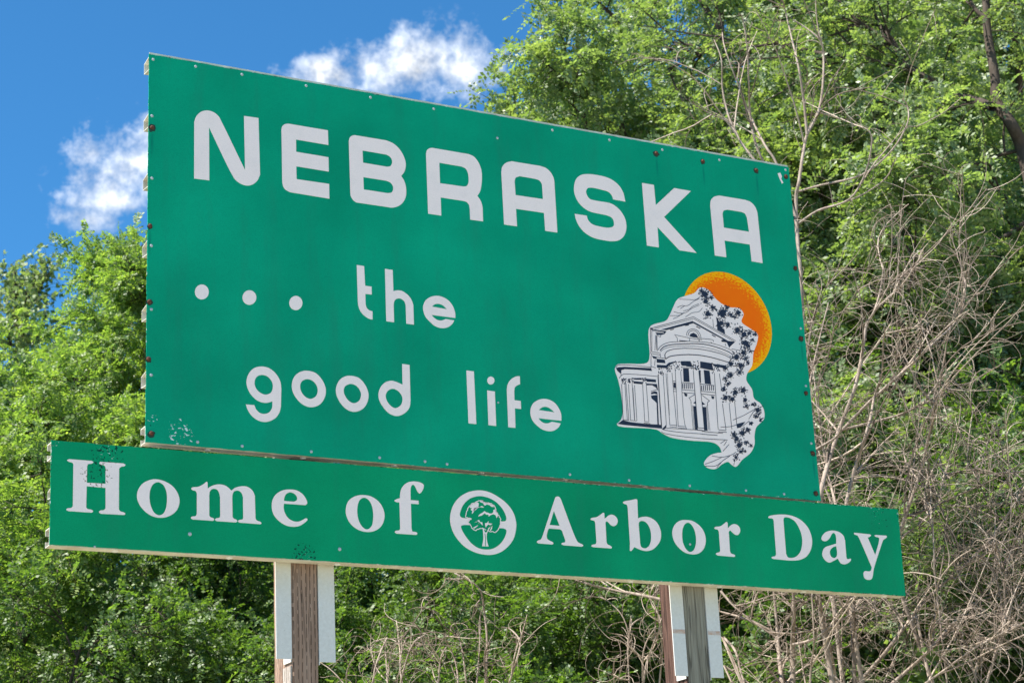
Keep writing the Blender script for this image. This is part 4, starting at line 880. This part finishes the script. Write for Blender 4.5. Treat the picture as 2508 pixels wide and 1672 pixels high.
# ------------------------------------------------------------------ dead brush in front of the trees
def curl(p, d, L, k, n=9, rng=rng, sag=.0):
    """thin twig bending steadily round: arcs and hooks"""
    ax = unit(rng.normal(0, 1, 3)); d = unit(np.array(d, float)); P = [np.array(p, float)]; th = k / (n - 1); s = L / (n - 1)
    for _ in range(n - 1):
        d = d * math.cos(th) + np.cross(ax, d) * math.sin(th) + ax * (ax @ d) * (1 - math.cos(th)); d = unit(d + (0, 0, -sag / n) + rng.normal(0, .05, 3)); P.append(P[-1] + d * s)
    return np.array(P)
def dead_bush(name, label, group, stems, r, n_side, n_curl, base_px, frame, rs=None, Lc=(.16, .5), wob=.10, seed=0, curl_u=.15, Ls=(.35, 1.0), K=(.6, 3.6), curl_r=.0024):
    """stems: traced paths (frame units, radius); side branches and curled twigs grow from them"""
    rng = np.random.default_rng(seed); st = Tubes(); tw = Tubes()
    bp = at_range(base_px, 836, r); zb = terr(bp[0], bp[1]); paths = []
    for pts, rad, root in stems:
        P = pxpath(frame, pts, r + rng.uniform(-.35, .35), rng.uniform(-.3, .3), wob, rng)
        if root: P = np.concatenate([np.linspace((bp[0] + rng.normal(0, .25), bp[1] + rng.normal(0, .2), zb - .1), P[0], 6)[:-1], P])
        st.add(P, np.linspace(rad, max(.0035, rad * .28), len(P)), 7); paths.append((P, rad))
    allp = list(paths)
    wts = np.array([len(p[0]) for p in paths], float); wts /= wts.sum()
    for k in range(n_side):
        P, rad = paths[rng.choice(len(paths), p=wts)]; u = rng.uniform(.3, 1); b0, t0 = along(P, np.array([u]))
        q = curl(b0[0], unit(t0[0] * .7 + rng.normal(0, .6, 3) + (0, 0, .25)), rng.uniform(*Ls), rng.uniform(-1.4, 1.4), 10, rng); rr = rad * .36 * (1.2 - u) + .003; tw.add(q, np.linspace(rr, .0025, 10), 4); allp.append((q, rr))
    wts = np.array([len(p[0]) * (1.0 if p[1] > .008 else 1.6) for p in allp], float); wts /= wts.sum()
    for k in range(n_curl):
        P, rad = allp[rng.choice(len(allp), p=wts)]; b0, t0 = along(P, np.array([rng.uniform(curl_u, 1)]))
        q = curl(b0[0], unit(t0[0] * .4 + rng.normal(0, .7, 3)), rng.uniform(*Lc), rng.uniform(*K) * rng.choice((-1, 1)), 10, rng, .5); tw.add(q, np.linspace(curl_r * rng.uniform(.7, 1.4), .0011, 10), 3)
    e_ = empty(name, (bp[0], bp[1], zb), label=label, category='dead bush', group=group)
    obj('stems', rel(st.mesh('stems'), e_), M_STEM, e_); obj('twigs', rel(tw.mesh('twigs'), e_), M_TWIG, e_, kind='stuff')
    return e_
R6 = (1900, 700, .4464); R8 = (1700, 0, .4464); RB = (1580, 1380, .3946); RM = (780, 1380, 900 / 2352.)
dead_bush('dead_bush', 'tall bare bush with long whippy stems rising past the upper right corner', None,
  [([(600, 1900), (585, 1540), (568, 1330), (558, 1100), (575, 1000), (600, 830), (620, 740), (680, 620), (705, 480), (710, 310), (690, 220), (600, 145), (540, 110)], .016, True), ([(620, 740), (600, 540), (575, 380), (540, 230), (500, 60), (480, -20)], .010, False), ([(560, 1200), (455, 905), (390, 800), (310, 640), (240, 460), (170, 270), (155, 180)], .010, False),
   ([(520, 1150), (380, 890), (330, 760), (305, 600), (300, 450), (290, 250), (265, 100), (240, 75)], .010, False), ([(500, 1100), (335, 885), (250, 770), (190, 640), (155, 480), (150, 330), (110, 220)], .010, False), ([(250, 770), (200, 680), (60, 610), (-10, 560)], .006, False),
   ([(570, 1230), (680, 1155), (850, 1095), (940, 950), (975, 780), (960, 720), (930, 700)], .008, False), ([(560, 1055), (700, 1015), (920, 960), (1080, 830), (1170, 680), (1170, 580), (1140, 545)], .008, False), ([(690, 1155), (900, 1080), (1050, 980), (1100, 880)], .006, False), ([(640, 650), (660, 500), (640, 450), (610, 470)], .004, False)],
  12.6, 22, 150, 1960, R8, seed=1, Lc=(.12, .4))
dead_bush('dead_bush', 'bare bush of slanting brown stems right beside the panel edge', None,
  [([(200, 1500), (245, 1150), (290, 960), (350, 780), (440, 540), (480, 330), (500, 210), (540, 140), (575, 20), (590, -90)], .017, True), ([(540, 140), (620, 60), (710, -10)], .008, False), ([(360, 1400), (385, 1200), (440, 980), (490, 830), (520, 720), (540, 610), (580, 480), (590, 320), (600, 230)], .014, True),
   ([(360, 790), (560, 740), (700, 700), (800, 650), (870, 620)], .009, False), ([(370, 785), (520, 630), (700, 470), (860, 320), (1000, 180), (1040, 40), (1030, -60)], .010, False), ([(225, 895), (330, 830), (360, 780)], .009, False), ([(330, 1200), (280, 1000), (250, 820), (235, 640), (240, 480)], .011, True), ([(320, 1230), (230, 980), (180, 700), (270, 450), (320, 230)], .008, True), ([(180, 560), (230, 330), (290, 90)], .007, False), ([(170, 420), (200, 200), (250, 30)], .006, False)],
  12.1, 48, 760, 2010, R6, seed=2)
dead_bush('dead_bush', 'bare bush with upright forked stems beyond the end of the lower panel', None,
  [([(620, 1500), (680, 1350), (750, 1150), (810, 960), (860, 700), (880, 560), (920, 440)], .014, True), ([(870, 650), (790, 560), (730, 430), (700, 380)], .008, False), ([(690, 1380), (850, 1250), (900, 1170), (910, 1080)], .008, False), ([(780, 1060), (720, 980), (700, 900)], .006, False), ([(870, 1568), (860, 1300), (830, 1220)], .006, True), ([(900, 950), (920, 1020), (1010, 1080), (1150, 1095)], .007, False), ([(930, 1200), (1100, 1210), (1250, 1190)], .006, False)],
  12.4, 32, 380, 2190, R6, seed=3)
dead_bush('dead_bush', 'bare bush of thick parallel stems leaning to the right edge', None,
  [([(1250, 900), (1330, 740), (1500, 540), (1680, 300), (1800, 170), (1990, 0), (2180, -200), (2380, -520)], .017, True), ([(1420, 840), (1640, 650), (1760, 540), (1900, 380), (2060, 230), (2200, 40), (2400, -260)], .013, True), ([(1560, 860), (1800, 700), (2050, 520), (2250, 420), (2420, 330)], .009, True), ([(1680, 310), (1640, 420), (1560, 560), (1480, 740)], .009, True), ([(2050, 700), (1980, 480), (1900, 380)], .009, True), ([(2100, 800), (2190, 500), (2240, 300), (2230, 100), (2290, -150)], .011, True), ([(2060, 230), (1960, 100), (1940, -30)], .007, False)],
  12.2, 56, 950, 2330, RB, seed=4)
dead_bush('dead_bush', 'thicket of bare upright trunks below the right end of the lower panel', None,
  [([(870, 900), (850, 740), (830, 560), (820, 400), (800, 180), (785, 20)], .020, True), ([(905, 900), (915, 740), (915, 500), (925, 300), (920, 180), (930, 0)], .025, True), ([(1310, 900), (1300, 740), (1290, 480), (1270, 300), (1262, 210), (1240, 20)], .018, True), ([(1220, 880), (1190, 740), (1150, 530), (1110, 330), (1085, 250), (1060, 80)], .013, True), ([(1215, 840), (1218, 560), (1225, 300)], .007, True), ([(1020, 840), (1030, 640), (1048, 480), (1035, 200)], .009, True),
   ([(1280, 300), (1350, 200), (1420, 60)], .012, False), ([(820, 440), (650, 350), (480, 300), (440, 290)], .010, False), ([(470, 170), (560, 270), (700, 380), (820, 460)], .008, False), ([(480, 450), (560, 540), (600, 690), (640, 800)], .012, True), ([(490, 630), (620, 720), (700, 800)], .008, True), ([(920, 500), (1060, 460), (1190, 340), (1270, 210)], .009, False)],
  12.0, 44, 600, 1985, RB, seed=5)
GC = 'curly bare bushes below the lower panel between the posts'
dead_bush('curly_dead_bush', 'low bare bush of curling pale twigs beside the brown post', None,
  [([(330, 900), (360, 680), (400, 560), (440, 470)], .007, True), ([(500, 900), (540, 700), (600, 520), (680, 455)], .007, True), ([(440, 900), (450, 640), (480, 520)], .006, True), ([(190, 880), (180, 700), (230, 590)], .005, True), ([(560, 880), (520, 640), (560, 480), (590, 470)], .006, True)], 11.6, 10, 130, 960, RM, seed=6, K=(1.6, 5.2), Ls=(.15, .4), Lc=(.12, .34))
dead_bush('curly_dead_bush', 'taller bare bush of curling pale twigs standing midway between the posts', None,
  [([(960, 900), (930, 620), (900, 480), (850, 400)], .007, True), ([(1060, 900), (1080, 520), (1060, 300), (1030, 160), (930, 90), (870, 60)], .009, True), ([(1000, 900), (1030, 560), (1035, 330)], .007, True), ([(760, 880), (780, 620), (820, 530)], .007, True), ([(1180, 880), (1260, 640), (1290, 500), (1230, 420), (1170, 405)], .007, True), ([(900, 900), (880, 640), (800, 450)], .007, True), ([(1120, 880), (1060, 640), (1100, 480)], .006, True)], 11.6, 14, 150, 1160, RM, seed=7, K=(1.6, 5.2), Ls=(.15, .4), Lc=(.12, .36))
dead_bush('curly_dead_bush', 'bare bush of curling pale twigs beside the grey post', None,
  [([(2060, 900), (2100, 640), (2190, 380), (2130, 250), (2110, 130)], .010, True), ([(2200, 230), (2040, 195), (1850, 160), (1730, 130), (1640, 100)], .010, False), ([(2000, 900), (1980, 560), (2000, 400), (2070, 345)], .006, True), ([(2170, 880), (2200, 560), (2190, 470)], .007, True), ([(2080, 880), (2080, 560), (2160, 400)], .006, True), ([(1900, 880), (1890, 640), (1930, 580)], .005, True), ([(2120, 230), (2160, 180), (2190, 140)], .005, False)], 11.7, 16, 120, 1590, RM, seed=8, K=(1.6, 5.2), Ls=(.15, .4), Lc=(.14, .42))
